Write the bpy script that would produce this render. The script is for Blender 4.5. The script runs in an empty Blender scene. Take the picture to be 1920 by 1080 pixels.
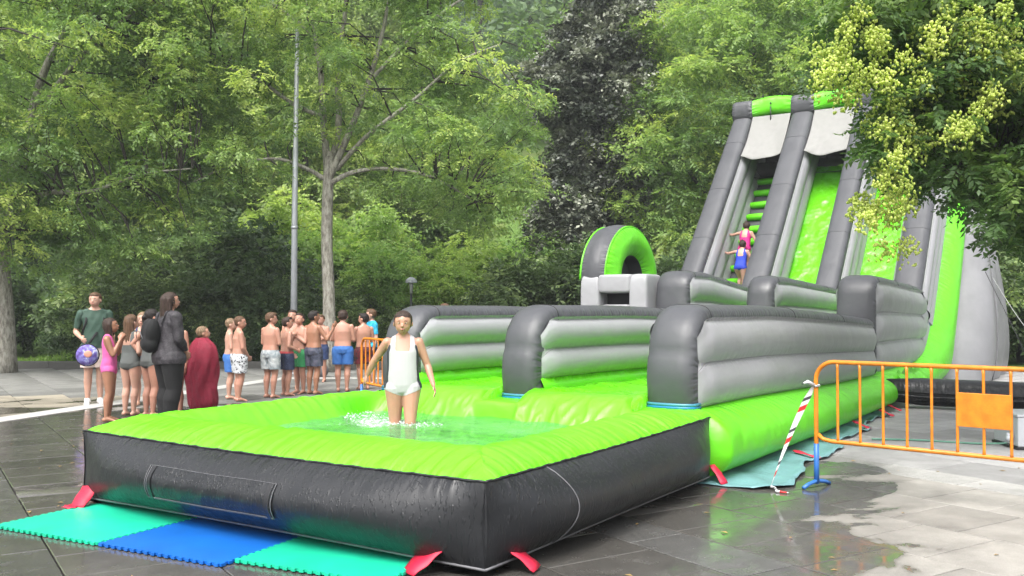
import bpy, bmesh, math, random
import numpy as np
from mathutils import Vector, Matrix, Euler
from math import sin, cos, pi, radians, sqrt, exp
random.seed(7); RNG = np.random.default_rng(7)
sc = bpy.context.scene
COL = sc.collection

# ---------------------------------------------------------------- camera
cam_d = bpy.data.cameras.new('camera'); cam = bpy.data.objects.new('camera', cam_d); COL.objects.link(cam)
cam_d.sensor_width = 36.0; cam_d.lens = 36.0 * 1750 / 1920
cam_d.clip_start = 0.05; cam_d.clip_end = 900
CAM_H = 1.52
cam.location = (0, 0, CAM_H)
cam.rotation_euler = (radians(90) + math.atan(39 / 1750), 0, radians(0))
sc.camera = cam
# ---------------------------------------------------------------- world, sun, exposure
SUN_EL, SUN_AZ = radians(58), radians(200)      # azimuth measured clockwise from +Y
world = bpy.data.worlds.new('World'); sc.world = world; world.use_nodes = True
wn = world.node_tree; wn.nodes.clear()
wo = wn.nodes.new('ShaderNodeOutputWorld'); wb = wn.nodes.new('ShaderNodeBackground')
sky = wn.nodes.new('ShaderNodeTexSky'); sky.sky_type = 'NISHITA'; sky.sun_disc = False
sky.sun_elevation = SUN_EL; sky.sun_rotation = SUN_AZ
sky.air_density = 1.0; sky.dust_density = 6.0; sky.ozone_density = 1.0
# overcast: most of the blue is taken out of the sky
hs = wn.nodes.new('ShaderNodeHueSaturation'); hs.inputs['Saturation'].default_value = 0.22
wn.links.new(sky.outputs[0], hs.inputs['Color'])
wn.links.new(hs.outputs[0], wb.inputs['Color']); wb.inputs['Strength'].default_value = 0.15
wn.links.new(wb.outputs[0], wo.inputs[0])
sun_d = bpy.data.lights.new('sun', 'SUN'); sun_d.energy = 1.1; sun_d.angle = radians(35); sun_d.color = (1, .97, .92)
sun = bpy.data.objects.new('sun', sun_d); COL.objects.link(sun)
sd = Vector((sin(SUN_AZ) * cos(SUN_EL), cos(SUN_AZ) * cos(SUN_EL), sin(SUN_EL)))
sun.rotation_euler = sd.to_track_quat('Z', 'Y').to_euler(); sun.location = (0, 0, 60)
sc.view_settings.view_transform = 'Standard'; sc.view_settings.look = 'None'
sc.view_settings.exposure = 1.5; sc.view_settings.gamma = 1.0; sc.view_settings.use_curve_mapping = False
sc.cycles.max_bounces = 7; sc.cycles.diffuse_bounces = 4; sc.cycles.glossy_bounces = 3
sc.cycles.transparent_max_bounces = 8; sc.cycles.transmission_bounces = 4
sc.cycles.caustics_reflective = False; sc.cycles.caustics_refractive = False

# ================================================================ helpers
def put(o, parent=None, **kw):
    COL.objects.link(o)
    if parent is not None: o.parent = parent
    for k, v in kw.items(): o[k] = v
    return o
def empty(name, loc, rz=0, **kw):
    o = bpy.data.objects.new(name, None); o.location = loc; o.rotation_euler = (0, 0, rz); o.empty_display_size = .2
    return put(o, None, **kw)
class MB:
    """collects vertices, faces, uvs"""
    def __init__(s): s.v = []; s.f = []; s.uv = []; s.mi = []; s.cur = 0
    def add(s, vs, fs, uvs=None):
        b = len(s.v); s.v += [tuple(p) for p in vs]
        for f in fs: s.f.append(tuple(b + i for i in f)); s.mi.append(s.cur)
        s.uv += [tuple(x) for x in uvs] if uvs is not None else [(0.0, .5)] * len(vs)
        return s
    def grid(s, nu, nv, fn, uvfn=None, flip=False):
        vs = []; uvs = []; fs = []
        for i in range(nu + 1):
            for j in range(nv + 1):
                a, b = i / nu, j / nv
                vs.append(fn(a, b)); uvs.append(uvfn(a, b) if uvfn else (a, b))
        for i in range(nu):
            for j in range(nv):
                q = (i * (nv + 1) + j, (i + 1) * (nv + 1) + j, (i + 1) * (nv + 1) + j + 1, i * (nv + 1) + j + 1)
                fs.append(q[::-1] if flip else q)
        return s.add(vs, fs, uvs)
    def box(s, c, d, rz=0, bev=0.0):
        bm = bmesh.new(); bmesh.ops.create_cube(bm, size=1)
        for v in bm.verts: v.co = Vector((v.co.x * d[0], v.co.y * d[1], v.co.z * d[2]))
        if bev > 0: bmesh.ops.bevel(bm, geom=list(bm.edges), offset=bev, segments=2, affect='EDGES', profile=.5)
        R = Matrix.Rotation(rz, 3, 'Z')
        vs = [R @ v.co + Vector(c) for v in bm.verts]
        fs = [[v.index for v in f.verts] for f in bm.faces]
        bm.verts.index_update(); bm.free()
        return s.add(vs, fs)
    def tube(s, pts, r, n=8, caps=True, squash=1.0):
        pts = [Vector(p) for p in pts]; N = len(pts)
        rs = r if isinstance(r, (list, tuple)) else [r] * N
        vs = []; up = Vector((0, 0, 1)); L = 0; uvs = []
        pn = None
        for i, p in enumerate(pts):
            t = (pts[min(i + 1, N - 1)] - pts[max(i - 1, 0)])
            if t.length < 1e-9: t = Vector((0, 0, 1))
            t.normalize()
            if pn is None:
                a = t.cross(up)
                if a.length < .05: a = t.cross(Vector((1, 0, 0)))
            else: a = pn - t * pn.dot(t)
            a.normalize(); pn = a; b = a.cross(t)
            if i: L += (p - pts[i - 1]).length
            for k in range(n):
                an = 2 * pi * k / n
                vs.append(p + (a * cos(an) + b * sin(an) * squash) * rs[i]); uvs.append((L, k / n))
        fs = []
        for i in range(N - 1):
            for k in range(n):
                k2 = (k + 1) % n
                fs.append((i * n + k, (i + 1) * n + k, (i + 1) * n + k2, i * n + k2))
        if caps: fs.append(tuple(range(n))); fs.append(tuple((N - 1) * n + k for k in range(n))[::-1])
        return s.add(vs, fs, uvs)
    def ball(s, c, r, seg=12, ring=8, rot=None):
        r = r if isinstance(r, (list, tuple)) else (r, r, r); vs = []; fs = []
        for i in range(ring + 1):
            th = pi * i / ring
            for k in range(seg):
                ph = 2 * pi * k / seg
                p = Vector((r[0] * sin(th) * cos(ph), r[1] * sin(th) * sin(ph), r[2] * cos(th)))
                if rot is not None: p = rot @ p
                vs.append(p + Vector(c))
        for i in range(ring):
            for k in range(seg):
                k2 = (k + 1) % seg
                fs.append((i * seg + k, (i + 1) * seg + k, (i + 1) * seg + k2, i * seg + k2))
        return s.add(vs, fs)
    def build(s, name, mats, parent=None, smooth=True, sharp=None, merge=True, **kw):
        me = bpy.data.meshes.new(name); me.from_pydata(s.v, [], s.f)
        mats = mats if isinstance(mats, (list, tuple)) else [mats]
        for m in mats: me.materials.append(m)
        uvl = me.uv_layers.new(name='UVMap')
        li = np.empty(len(me.loops), dtype=np.int32); me.loops.foreach_get('vertex_index', li)
        uvl.data.foreach_set('uv', np.array(s.uv, dtype=np.float32)[li].ravel())
        if len(mats) > 1: me.polygons.foreach_set('material_index', s.mi)
        bm = bmesh.new(); bm.from_mesh(me)
        if merge: bmesh.ops.remove_doubles(bm, verts=bm.verts, dist=1e-5)
        bmesh.ops.recalc_face_normals(bm, faces=bm.faces)
        bm.to_mesh(me); bm.free()
        if smooth:
            me.polygons.foreach_set('use_smooth', [True] * len(me.polygons))
            if sharp: me.set_sharp_from_angle(angle=radians(sharp))
        o = bpy.data.objects.new(name, me)
        return put(o, parent, **kw)
def fastmesh(name, V, F, mats, parent=None, attr=None, mi=None, smooth=False, **kw):
    """V (n,3), F (m,4) numpy quads"""
    me = bpy.data.meshes.new(name); n, m = len(V), len(F); k = F.shape[1]
    me.vertices.add(n); me.vertices.foreach_set('co', np.ascontiguousarray(V, dtype=np.float32).ravel())
    me.loops.add(m * k); me.loops.foreach_set('vertex_index', np.ascontiguousarray(F, dtype=np.int32).ravel())
    me.polygons.add(m); me.polygons.foreach_set('loop_start', np.arange(0, m * k, k, dtype=np.int32))
    me.update(calc_edges=True)
    for mm in (mats if isinstance(mats, (list, tuple)) else [mats]): me.materials.append(mm)
    if attr is not None:
        a = me.attributes.new('rnd', 'FLOAT', 'FACE'); a.data.foreach_set('value', attr.astype(np.float32))
    if mi is not None: me.polygons.foreach_set('material_index', mi.astype(np.int32))
    if smooth: me.polygons.foreach_set('use_smooth', [True] * m)
    o = bpy.data.objects.new(name, me)
    return put(o, parent, **kw)

# ---------------------------------------------------------------- materials
def mat(name):
    m = bpy.data.materials.new(name); m.use_nodes = True
    nt = m.node_tree; p = nt.nodes['Principled BSDF']; return m, nt, p
def N(nt, t, **kw):
    n = nt.nodes.new(t)
    for k, v in kw.items():
        if k in n.inputs: n.inputs[k].default_value = v
        else: setattr(n, k, v)
    return n
def ramp(nt, fac, stops):
    r = nt.nodes.new('ShaderNodeValToRGB'); els = r.color_ramp.elements
    while len(els) < len(stops): els.new(.5)
    for e, (p, c) in zip(els, stops): e.position = p; e.color = (*c, 1) if len(c) == 3 else c
    nt.links.new(fac, r.inputs[0]); return r
K_ALB = .80      # one common scale that keeps these base colours in step with the exposure above
def plain(name, col, rough=.5, metal=0, spec=.5, var=.08, scale=8, bump=0, bscale=40):
    m, nt, p = mat(name); col = tuple(c * K_ALB for c in col)
    tc = N(nt, 'ShaderNodeTexCoord'); nz = N(nt, 'ShaderNodeTexNoise', Scale=scale, Detail=4)
    nt.links.new(tc.outputs['Object'], nz.inputs['Vector'])
    r = ramp(nt, nz.outputs[0], [(.3, tuple(c * (1 - var) for c in col)), (.7, tuple(min(1, c * (1 + var)) for c in col))])
    nt.links.new(r.outputs[0], p.inputs['Base Color'])
    p.inputs['Roughness'].default_value = rough; p.inputs['Metallic'].default_value = metal
    p.inputs['Specular IOR Level'].default_value = spec
    if bump:
        nb = N(nt, 'ShaderNodeTexNoise', Scale=bscale, Detail=3); nt.links.new(tc.outputs['Object'], nb.inputs['Vector'])
        b = N(nt, 'ShaderNodeBump', Strength=1.0, Distance=bump); nt.links.new(nb.outputs[0], b.inputs['Height'])
        nt.links.new(b.outputs[0], p.inputs['Normal'])
    return m
def pvc(name, col, rough=.3, wrinkle=.012, soft=.02, freq=13, wet=0.0, lowdirt=.1):
    """inflated coated fabric: broad soft undulation, gathers that run out from the sewn edges (UV y = 0 / 1)"""
    m, nt, p = mat(name); col = tuple(c * K_ALB for c in col); L = nt.links.new
    tc = N(nt, 'ShaderNodeTexCoord'); sep = N(nt, 'ShaderNodeSeparateXYZ'); L(tc.outputs['UV'], sep.inputs[0])
    cmb = N(nt, 'ShaderNodeCombineXYZ')
    mx = N(nt, 'ShaderNodeMath', operation='MULTIPLY'); mx.inputs[1].default_value = freq; L(sep.outputs[0], mx.inputs[0])
    my = N(nt, 'ShaderNodeMath', operation='MULTIPLY'); my.inputs[1].default_value = 1.6; L(sep.outputs[1], my.inputs[0])
    L(mx.outputs[0], cmb.inputs[0]); L(my.outputs[0], cmb.inputs[1])
    gz = N(nt, 'ShaderNodeTexNoise', Scale=1.0, Detail=2.0, Roughness=.45, Distortion=.3); L(cmb.outputs[0], gz.inputs['Vector'])
    a = N(nt, 'ShaderNodeMath', operation='SUBTRACT'); L(sep.outputs[1], a.inputs[0]); a.inputs[1].default_value = .5
    b = N(nt, 'ShaderNodeMath', operation='ABSOLUTE'); L(a.outputs[0], b.inputs[0])
    c = N(nt, 'ShaderNodeMapRange'); c.inputs[1].default_value = .2; c.inputs[2].default_value = .5; L(b.outputs[0], c.inputs[0])
    c2 = N(nt, 'ShaderNodeMath', operation='POWER'); L(c.outputs[0], c2.inputs[0]); c2.inputs[1].default_value = 1.6
    w = N(nt, 'ShaderNodeMath', operation='MULTIPLY'); L(gz.outputs[0], w.inputs[0]); L(c2.outputs[0], w.inputs[1])
    w2 = N(nt, 'ShaderNodeMath', operation='MULTIPLY'); L(w.outputs[0], w2.inputs[0]); w2.inputs[1].default_value = wrinkle
    sn = N(nt, 'ShaderNodeTexNoise', Scale=2.3, Detail=2); L(tc.outputs['Object'], sn.inputs['Vector'])
    s2 = N(nt, 'ShaderNodeMath', operation='MULTIPLY'); L(sn.outputs[0], s2.inputs[0]); s2.inputs[1].default_value = soft
    fz = N(nt, 'ShaderNodeTexNoise', Scale=17, Detail=3); L(tc.outputs['Object'], fz.inputs['Vector'])
    s3 = N(nt, 'ShaderNodeMath', operation='MULTIPLY'); L(fz.outputs[0], s3.inputs[0]); s3.inputs[1].default_value = .0016
    ad = N(nt, 'ShaderNodeMath', operation='ADD'); L(w2.outputs[0], ad.inputs[0]); L(s2.outputs[0], ad.inputs[1])
    ad2 = N(nt, 'ShaderNodeMath', operation='ADD'); L(ad.outputs[0], ad2.inputs[0]); L(s3.outputs[0], ad2.inputs[1])
    bp = N(nt, 'ShaderNodeBump', Strength=1.0, Distance=1.0); L(ad2.outputs[0], bp.inputs['Height']); L(bp.outputs[0], p.inputs['Normal'])
    dz = N(nt, 'ShaderNodeTexNoise', Scale=1.3, Detail=6, Roughness=.65); L(tc.outputs['Object'], dz.inputs['Vector'])
    r = ramp(nt, dz.outputs[0], [(.35, tuple(x * (1 - lowdirt) for x in col)), (.65, tuple(min(1, x * (1 + lowdirt)) for x in col))])
    L(r.outputs[0], p.inputs['Base Color'])
    rr = N(nt, 'ShaderNodeMapRange'); L(dz.outputs[0], rr.inputs[0])
    rr.inputs[1].default_value = .3; rr.inputs[2].default_value = .7; rr.inputs[3].default_value = rough * .8; rr.inputs[4].default_value = rough * 1.3
    if wet:      # beads and runs of water
        vz = N(nt, 'ShaderNodeTexNoise', Scale=55, Detail=2); mp = N(nt, 'ShaderNodeMapping'); mp.inputs['Scale'].default_value = (1, 1, .25)
        L(tc.outputs['Object'], mp.inputs[0]); L(mp.outputs[0], vz.inputs['Vector'])
        wr = N(nt, 'ShaderNodeMapRange'); wr.inputs[1].default_value = .56; wr.inputs[2].default_value = .66; L(vz.outputs[0], wr.inputs[0])
        wm = N(nt, 'ShaderNodeMath', operation='MULTIPLY'); L(wr.outputs[0], wm.inputs[0]); wm.inputs[1].default_value = wet * .0025
        ad3 = N(nt, 'ShaderNodeMath', operation='ADD'); L(ad2.outputs[0], ad3.inputs[0]); L(wm.outputs[0], ad3.inputs[1]); L(ad3.outputs[0], bp.inputs['Height'])
    L(rr.outputs[0], p.inputs['Roughness'])
    return m
DARK = pvc('dark_grey_pvc', (.066, .068, .076), rough=.42, wrinkle=.05, freq=17)
BLACK = pvc('black_pvc', (.009, .010, .0125), rough=.40, wrinkle=.03, soft=.03, wet=1)
GREY = pvc('light_grey_pvc', (.37, .37, .388), rough=.42, wrinkle=.022, lowdirt=.05)
MIDG = pvc('mid_grey_pvc', (.235, .235, .245), rough=.4, wrinkle=.012)
LIME = pvc('lime_pvc', (.135, .66, .005), rough=.40, wrinkle=.07, soft=.045, freq=11, lowdirt=.06)
LIMEW = pvc('lime_wet_pvc', (.145, .64, .005), rough=.26, wrinkle=.05, soft=.11, freq=7, wet=2, lowdirt=.06)
TEAL = plain('teal_strip', (.05, .24, .33), .35)
BLUEB = plain('blue_strip', (.01, .20, .42), .35)
PIPING = plain('piping_black', (.012, .012, .014), .45)
PIPEG = plain('piping_grey', (.14, .14, .15), .5, bump=.001)
PIPEW = plain('piping_white', (.42, .44, .42), .5)
CLOTHW = plain('white_canopy_cloth', (.27, .267, .255), .75, var=.04)
REDW = plain('red_webbing', (.62, .012, .05), .55, bump=.001, bscale=90)
VOID = plain('interior_shade', (.012, .012, .014), .8)  # near-black colour that stands for the shade inside openings
ORANGE = plain('orange_paint', (.72, .225, .012), .42, var=.20, scale=13, bump=.0012, bscale=60)
BLUEP = plain('blue_paint', (.03, .15, .47), .4, var=.12, scale=30)
STEEL = plain('galvanised_steel', (.44, .46, .49), .45, metal=.25)
DARKMETAL = plain('dark_metal', (.03, .035, .035), .5)
# ================================================================ ground
AX, BX = Vector((-.545, .8385, 0)), Vector((.8385, .545, 0))      # paving axes
def ground_mat(name, col, grain=0.0, force_wet=None):
    m, nt, p = mat(name); L = nt.links.new; col = tuple(c * K_ALB for c in col)
    g = N(nt, 'ShaderNodeNewGeometry'); oi = N(nt, 'ShaderNodeObjectInfo')
    qd = N(nt, 'ShaderNodeVectorMath', operation='DOT_PRODUCT'); qd.inputs[1].default_value = tuple(BX); L(g.outputs['Position'], qd.inputs[0])
    pd = N(nt, 'ShaderNodeVectorMath', operation='DOT_PRODUCT'); pd.inputs[1].default_value = tuple(AX); L(g.outputs['Position'], pd.inputs[0])
    # streaky noise in the paving frame
    cm = N(nt, 'ShaderNodeCombineXYZ'); L(qd.outputs['Value'], cm.inputs[0]); L(pd.outputs['Value'], cm.inputs[1])
    mp = N(nt, 'ShaderNodeMapping'); mp.inputs['Scale'].default_value = (.75, 1.3, 1); mp.inputs['Rotation'].default_value = (0, 0, .45); L(cm.outputs[0], mp.inputs[0])
    nz = N(nt, 'ShaderNodeTexNoise', Scale=.8, Detail=6, Roughness=.55, Distortion=.4); L(mp.outputs[0], nz.inputs['Vector'])
    # dryness = (q - edge(p)) + noise
    e1 = N(nt, 'ShaderNodeMath', operation='MULTIPLY_ADD'); L(pd.outputs['Value'], e1.inputs[0]); e1.inputs[1].default_value = 1.1; e1.inputs[2].default_value = 1.1
    e2 = N(nt, 'ShaderNodeMath', operation='MINIMUM'); L(e1.outputs[0], e2.inputs[0]); e2.inputs[1].default_value = 7.15
    e3 = N(nt, 'ShaderNodeMath', operation='MAXIMUM'); L(e2.outputs[0], e3.inputs[0]); e3.inputs[1].default_value = 4.4
    d1 = N(nt, 'ShaderNodeMath', operation='SUBTRACT'); L(qd.outputs['Value'], d1.inputs[0]); L(e3.outputs[0], d1.inputs[1])
    # far part of the square is dry too
    sp = N(nt, 'ShaderNodeSeparateXYZ'); L(g.outputs['Position'], sp.inputs[0])
    f1 = N(nt, 'ShaderNodeMath', operation='MULTIPLY_ADD'); L(sp.outputs[1], f1.inputs[0]); f1.inputs[1].default_value = .45; f1.inputs[2].default_value = -.45 * 14.5
    dm = N(nt, 'ShaderNodeMath', operation='MAXIMUM'); L(d1.outputs[0], dm.inputs[0]); L(f1.outputs[0], dm.inputs[1])
    cl = N(nt, 'ShaderNodeClamp'); cl.inputs['Min'].default_value = -1.15; cl.inputs['Max'].default_value = 1.7; L(dm.outputs[0], cl.inputs[0])
    nn = N(nt, 'ShaderNodeMath', operation='MULTIPLY_ADD'); L(nz.outputs[0], nn.inputs[0]); nn.inputs[1].default_value = 4.2; nn.inputs[2].default_value = -2.1
    sm = N(nt, 'ShaderNodeMath', operation='ADD'); L(cl.outputs[0], sm.inputs[0]); L(nn.outputs[0], sm.inputs[1])
    mr = N(nt, 'ShaderNodeMapRange'); mr.inputs[1].default_value = -.03; mr.inputs[2].default_value = .06; L(sm.outputs[0], mr.inputs[0])   # 1 = dry
    # damp halo
    mr2 = N(nt, 'ShaderNodeMapRange'); mr2.inputs[1].default_value = -.1; mr2.inputs[2].default_value = .9; L(sm.outputs[0], mr2.inputs[0])
    # base colour
    fz = N(nt, 'ShaderNodeTexNoise', Scale=3.0, Detail=8, Roughness=.7); L(g.outputs['Position'], fz.inputs['Vector'])
    gr = N(nt, 'ShaderNodeTexNoise', Scale=150, Detail=2); L(g.outputs['Position'], gr.inputs['Vector'])
    c1 = ramp(nt, fz.outputs[0], [(.3, tuple(c * .78 for c in col)), (.7, tuple(c * 1.2 for c in col))])
    c2 = ramp(nt, gr.outputs[0], [(.38, (1 - grain,) * 3), (.62, (1 + grain,) * 3)])
    mu = N(nt, 'ShaderNodeMix', data_type='RGBA', blend_type='MULTIPLY'); mu.inputs[0].default_value = 1; L(c1.outputs[0], mu.inputs[6]); L(c2.outputs[0], mu.inputs[7])
    ob = N(nt, 'ShaderNodeMapRange'); L(oi.outputs['Random'], ob.inputs[0]); ob.inputs[3].default_value = .8; ob.inputs[4].default_value = 1.2
    mo = N(nt, 'ShaderNodeVectorMath', operation='SCALE'); L(mu.outputs[2], mo.inputs[0]); L(ob.outputs[0], mo.inputs['Scale'])
    wetf = N(nt, 'ShaderNodeMapRange'); L(mr.outputs[0], wetf.inputs[0]); wetf.inputs[3].default_value = .40; wetf.inputs[4].default_value = .86
    damp = N(nt, 'ShaderNodeMapRange'); L(mr2.outputs[0], damp.inputs[0]); damp.inputs[3].default_value = .78; damp.inputs[4].default_value = 1.22
    wd = N(nt, 'ShaderNodeMath', operation='MULTIPLY'); L(wetf.outputs[0], wd.inputs[0]); L(damp.outputs[0], wd.inputs[1])
    fc = N(nt, 'ShaderNodeVectorMath', operation='SCALE'); L(mo.outputs[0], fc.inputs[0]); L(wd.outputs[0], fc.inputs['Scale'])
    L(fc.outputs[0], p.inputs['Base Color'])
    # film of water: smooth where deep, broken where thin
    wz = N(nt, 'ShaderNodeTexNoise', Scale=5, Detail=5, Roughness=.65); L(cm.outputs[0], wz.inputs['Vector'])
    wrr = N(nt, 'ShaderNodeMapRange'); L(wz.outputs[0], wrr.inputs[0]); wrr.inputs[1].default_value = .42; wrr.inputs[2].default_value = .68; wrr.inputs[3].default_value = .04; wrr.inputs[4].default_value = .34
    ro = N(nt, 'ShaderNodeMapRange'); L(mr.outputs[0], ro.inputs[0]); L(wrr.outputs[0], ro.inputs[3]); ro.inputs[4].default_value = .72
    L(ro.outputs[0], p.inputs['Roughness'])
    sl = N(nt, 'ShaderNodeMapRange'); L(mr.outputs[0], sl.inputs[0]); sl.inputs[3].default_value = .62; sl.inputs[4].default_value = .3; L(sl.outputs[0], p.inputs['Specular IOR Level'])
    bs = N(nt, 'ShaderNodeMapRange'); L(mr.outputs[0], bs.inputs[0]); bs.inputs[3].default_value = .0003; bs.inputs[4].default_value = .004
    bm_ = N(nt, 'ShaderNodeBump', Strength=1.0); L(bs.outputs[0], bm_.inputs['Distance'])
    gz = N(nt, 'ShaderNodeTexNoise', Scale=30, Detail=5, Roughness=.7); L(g.outputs['Position'], gz.inputs['Vector']); L(gz.outputs[0], bm_.inputs['Height'])
    L(bm_.outputs[0], p.inputs['Normal'])
    return m
SLATE = ground_mat('slate_paving', (.29, .275, .25), .12)
SLATE2 = ground_mat('concrete_paving', (.31, .305, .30), .08)
FARP = ground_mat('far_paving', (.18, .178, .168), .1)
GRANITE = ground_mat('granite_paving', (.30, .295, .28), .45)
BEIGE = ground_mat('beige_paving', (.29, .26, .205), .1)
WHITEL = plain('white_band', (.50, .49, .47), .5, var=.12, scale=6, bump=.001)
JOINT = plain('dark_joint_sand', (.05, .045, .04), .8)
KERBM = plain('dark_stone_kerb', (.10, .098, .09), .7, bump=.004)

b = MB(); b.add([(-60, -12, -.035), (60, -12, -.035), (60, 24.2, -.035), (-60, 24.2, -.035)], [(0, 1, 2, 3)])
plaza = b.build('pavement', JOINT, None, smooth=False, kind='structure')
bands = [-6.9, -3.3, .31, 3.97, 7.63]
def slab_shape(w, d, j=.005, cz=.004):
    # chamfered slab, top at z=0
    x, y = w / 2 - j, d / 2 - j; c = .004
    V = [(-x, -y, -.03), (x, -y, -.03), (x, y, -.03), (-x, y, -.03), (-x, -y, -cz), (x, -y, -cz), (x, y, -cz), (-x, y, -cz),
         (-x + c, -y + c, 0), (x - c, -y + c, 0), (x - c, y - c, 0), (-x + c, y - c, 0)]
    F = [(0, 1, 5, 4), (1, 2, 6, 5), (2, 3, 7, 6), (3, 0, 4, 7), (4, 5, 9, 8), (5, 6, 10, 9), (6, 7, 11, 10), (7, 4, 8, 11), (8, 9, 10, 11)]
    return V, F
slab_me = {}
def get_slab(w, d, m):
    k = (round(w, 3), round(d, 3), m.name)
    if k not in slab_me:
        V, F = slab_shape(w, d); me = bpy.data.meshes.new('slab'); me.from_pydata(V, [], F); me.materials.append(m); me.update(); slab_me[k] = me
    return slab_me[k]
ang = math.atan2(BX.y, BX.x)
cells = []
WL = [(-9.6, 2.9), (-7.0, 12.79), (-5.05, 20.3), (-4.6, 22)]
def wl_x(y):
    return -7.0 + (y - 12.79) * (1.95 / 7.51)
spans = []
bb = bands + [99]
for i, q0 in enumerate(bands):
    spans.append((q0, q0 + .47, 'band'))
    q1 = bands[i + 1] if i + 1 < len(bands) else 24
    spans.append((q0 + .47, q1, 'field'))
spans.append((-30, -6.9, 'field'))
for q0, q1, kd in spans:
    if kd == 'band': step = .94; cols = [(q0, q1)]
    else:
        n = max(1, round((q1 - q0) / .8)); cols = [(q0 + (q1 - q0) * k / n, q0 + (q1 - q0) * (k + 1) / n) for k in range(n)]; step = .53 if q0 < 7.5 else 1.06
    for ci, (a, c) in enumerate(cols):
        for r in range(-22, 62):
            pc = (r + .5 + (.5 if (ci % 2 and kd != 'band') else 0)) * step; qc = (a + c) / 2
            P = AX * pc + BX * qc
            if P.y > 23.6 or P.y < 2.2 or abs(P.x) > 18: continue
            if abs(P.x) > P.y * .62 + 2.2: continue
            mm = GRANITE if kd == 'band' else SLATE
            if qc > 7.4 and kd != 'band': mm = SLATE2
            left = P.x < wl_x(P.y)
            if left and P.y < 16.2: mm = BEIGE
            elif P.y > 15 and qc < 12: mm = FARP
            cells.append((P.length, P, c - a, step, mm, kd))
cells.sort(key=lambda t: t[0])
def visible(P):
    if P.y < 4.2 or abs(P.x) > P.y * .55 + .6: return False
    # hidden under the pool and slide?
    dx, dy = P.x + .15, P.y - 5.26; u = .54 * dx + .842 * dy; v = -.842 * dx + .54 * dy
    if .3 < u < 22 and .1 < v < 5: return False
    return True
npart = 0; rest = {}
for dd, P, w, d, mm, kd in cells:
    dx, dy = P.x + .15, P.y - 5.26; u = .54 * dx + .842 * dy; v = -.842 * dx + .54 * dy
    if .8 < u < 10 and .8 < v < 3.2: continue
    if npart < 296 and visible(P):
        o = bpy.data.objects.new('slab', get_slab(w, d, mm)); o.location = (P.x, P.y, random.uniform(-.0012, .0012)); o.rotation_euler = (0, 0, ang)
        COL.objects.link(o); o.parent = plaza; npart += 1
    else: rest.setdefault(mm.name, [mm, []])[1].append((P, w, d))
for nm, (mm, L_) in rest.items():
    Vs = []; Fs = []
    ca, sa = cos(ang), sin(ang)
    for P, w, d in L_:
        V, F = slab_shape(w, d); b0 = len(Vs); z = random.uniform(-.0012, .0012)
        Vs += [(P.x + x * ca - y * sa, P.y + x * sa + y * ca, zz + z) for x, y, zz in V]; Fs += [tuple(b0 + i for i in f) for f in F]
    fastmesh(mm.name, np.array(Vs), np.array(Fs), mm, plaza, kind='stuff')
# pale raised bands crossing the square, cut into short lengths
def strip(pts, w, z, name, m, **kw):
    b = MB()
    for i in range(len(pts) - 1):
        p0, p1 = Vector((*pts[i], 0)), Vector((*pts[i + 1], 0)); t = (p1 - p0).normalized(); nrm = Vector((-t.y, t.x, 0)) * w / 2; L0 = (p1 - p0).length
        n = max(1, int(L0 / .98)); 
        for k in range(n):
            a = p0.lerp(p1, k / n) + t * .004; c = p0.lerp(p1, (k + 1) / n) - t * .004
            b.add([a - nrm + Vector((0, 0, -.02)), a + nrm + Vector((0, 0, -.02)), c + nrm + Vector((0, 0, -.02)), c - nrm + Vector((0, 0, -.02)),
                   a - nrm + Vector((0, 0, z)), a + nrm + Vector((0, 0, z)), c + nrm + Vector((0, 0, z)), c - nrm + Vector((0, 0, z))],
                  [(4, 5, 6, 7), (0, 1, 5, 4), (1, 2, 6, 5), (2, 3, 7, 6), (3, 0, 4, 7)])
    return b.build(name, m, None, smooth=False, merge=False, **kw)
strip([(-8.0, 8.95), (-7.0, 12.79), (-5.05, 20.3)], .42, .008, 'pale_line', WHITEL, kind='structure')
strip([(-5.1, 20.45), (-2.0, 20.45)], .30, .0085, 'pale_line', WHITEL, kind='structure')
# kerb at the back edge of the square
b = MB(); x = -24
while x < 8:
    b.box((x + .6, 24.35, -.03), (1.19, .34, .36), 0, .012); x += 1.2
kerb = b.build('kerb', KERBM, None, smooth=False, merge=False, kind='structure')

# terrain: park lawn, then the hillside
GRASSM, nt, p = mat('grass_soil'); L = nt.links.new
g = N(nt, 'ShaderNodeNewGeometry'); n1 = N(nt, 'ShaderNodeTexNoise', Scale=.35, Detail=8, Roughness=.7); L(g.outputs['Position'], n1.inputs['Vector'])
r1 = ramp(nt, n1.outputs[0], [(.35, (.06, .12, .018)), (.55, (.11, .20, .03)), (.75, (.20, .19, .07))]); L(r1.outputs[0], p.inputs['Base Color']); p.inputs['Roughness'].default_value = .9
n2 = N(nt, 'ShaderNodeTexNoise', Scale=25, Detail=4); L(g.outputs['Position'], n2.inputs['Vector']); bp = N(nt, 'ShaderNodeBump', Strength=1.0, Distance=.08); L(n2.outputs[0], bp.inputs['Height']); L(bp.outputs[0], p.inputs['Normal'])
def terrain_z(x, y):
    t = max(0, y - 33); s = min(1, t / 25)
    z = t * .40 * s + .8 * sin(x * .07) * s * min(1, t / 30) + max(0, y - 150) * .1
    return z - .03
b = MB()
ys = [24.45, 26, 29, 33, 36, 40, 45, 50, 56, 63, 72, 82, 95, 110, 130, 155, 185, 230]
xs = [-200, -130, -90, -60, -40, -30, -20, -12, -5, 0, 5, 12, 20, 30, 40, 60, 90, 130, 200]
vs = [(x, y, terrain_z(x, y)) for y in ys for x in xs]; nx = len(xs)
fs = [(j * nx + i, j * nx + i + 1, (j + 1) * nx + i + 1, (j + 1) * nx + i) for j in range(len(ys) - 1) for i in range(nx - 1)]
b.add(vs, fs); b.build('hillside', GRASSM, None, kind='structure')
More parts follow.
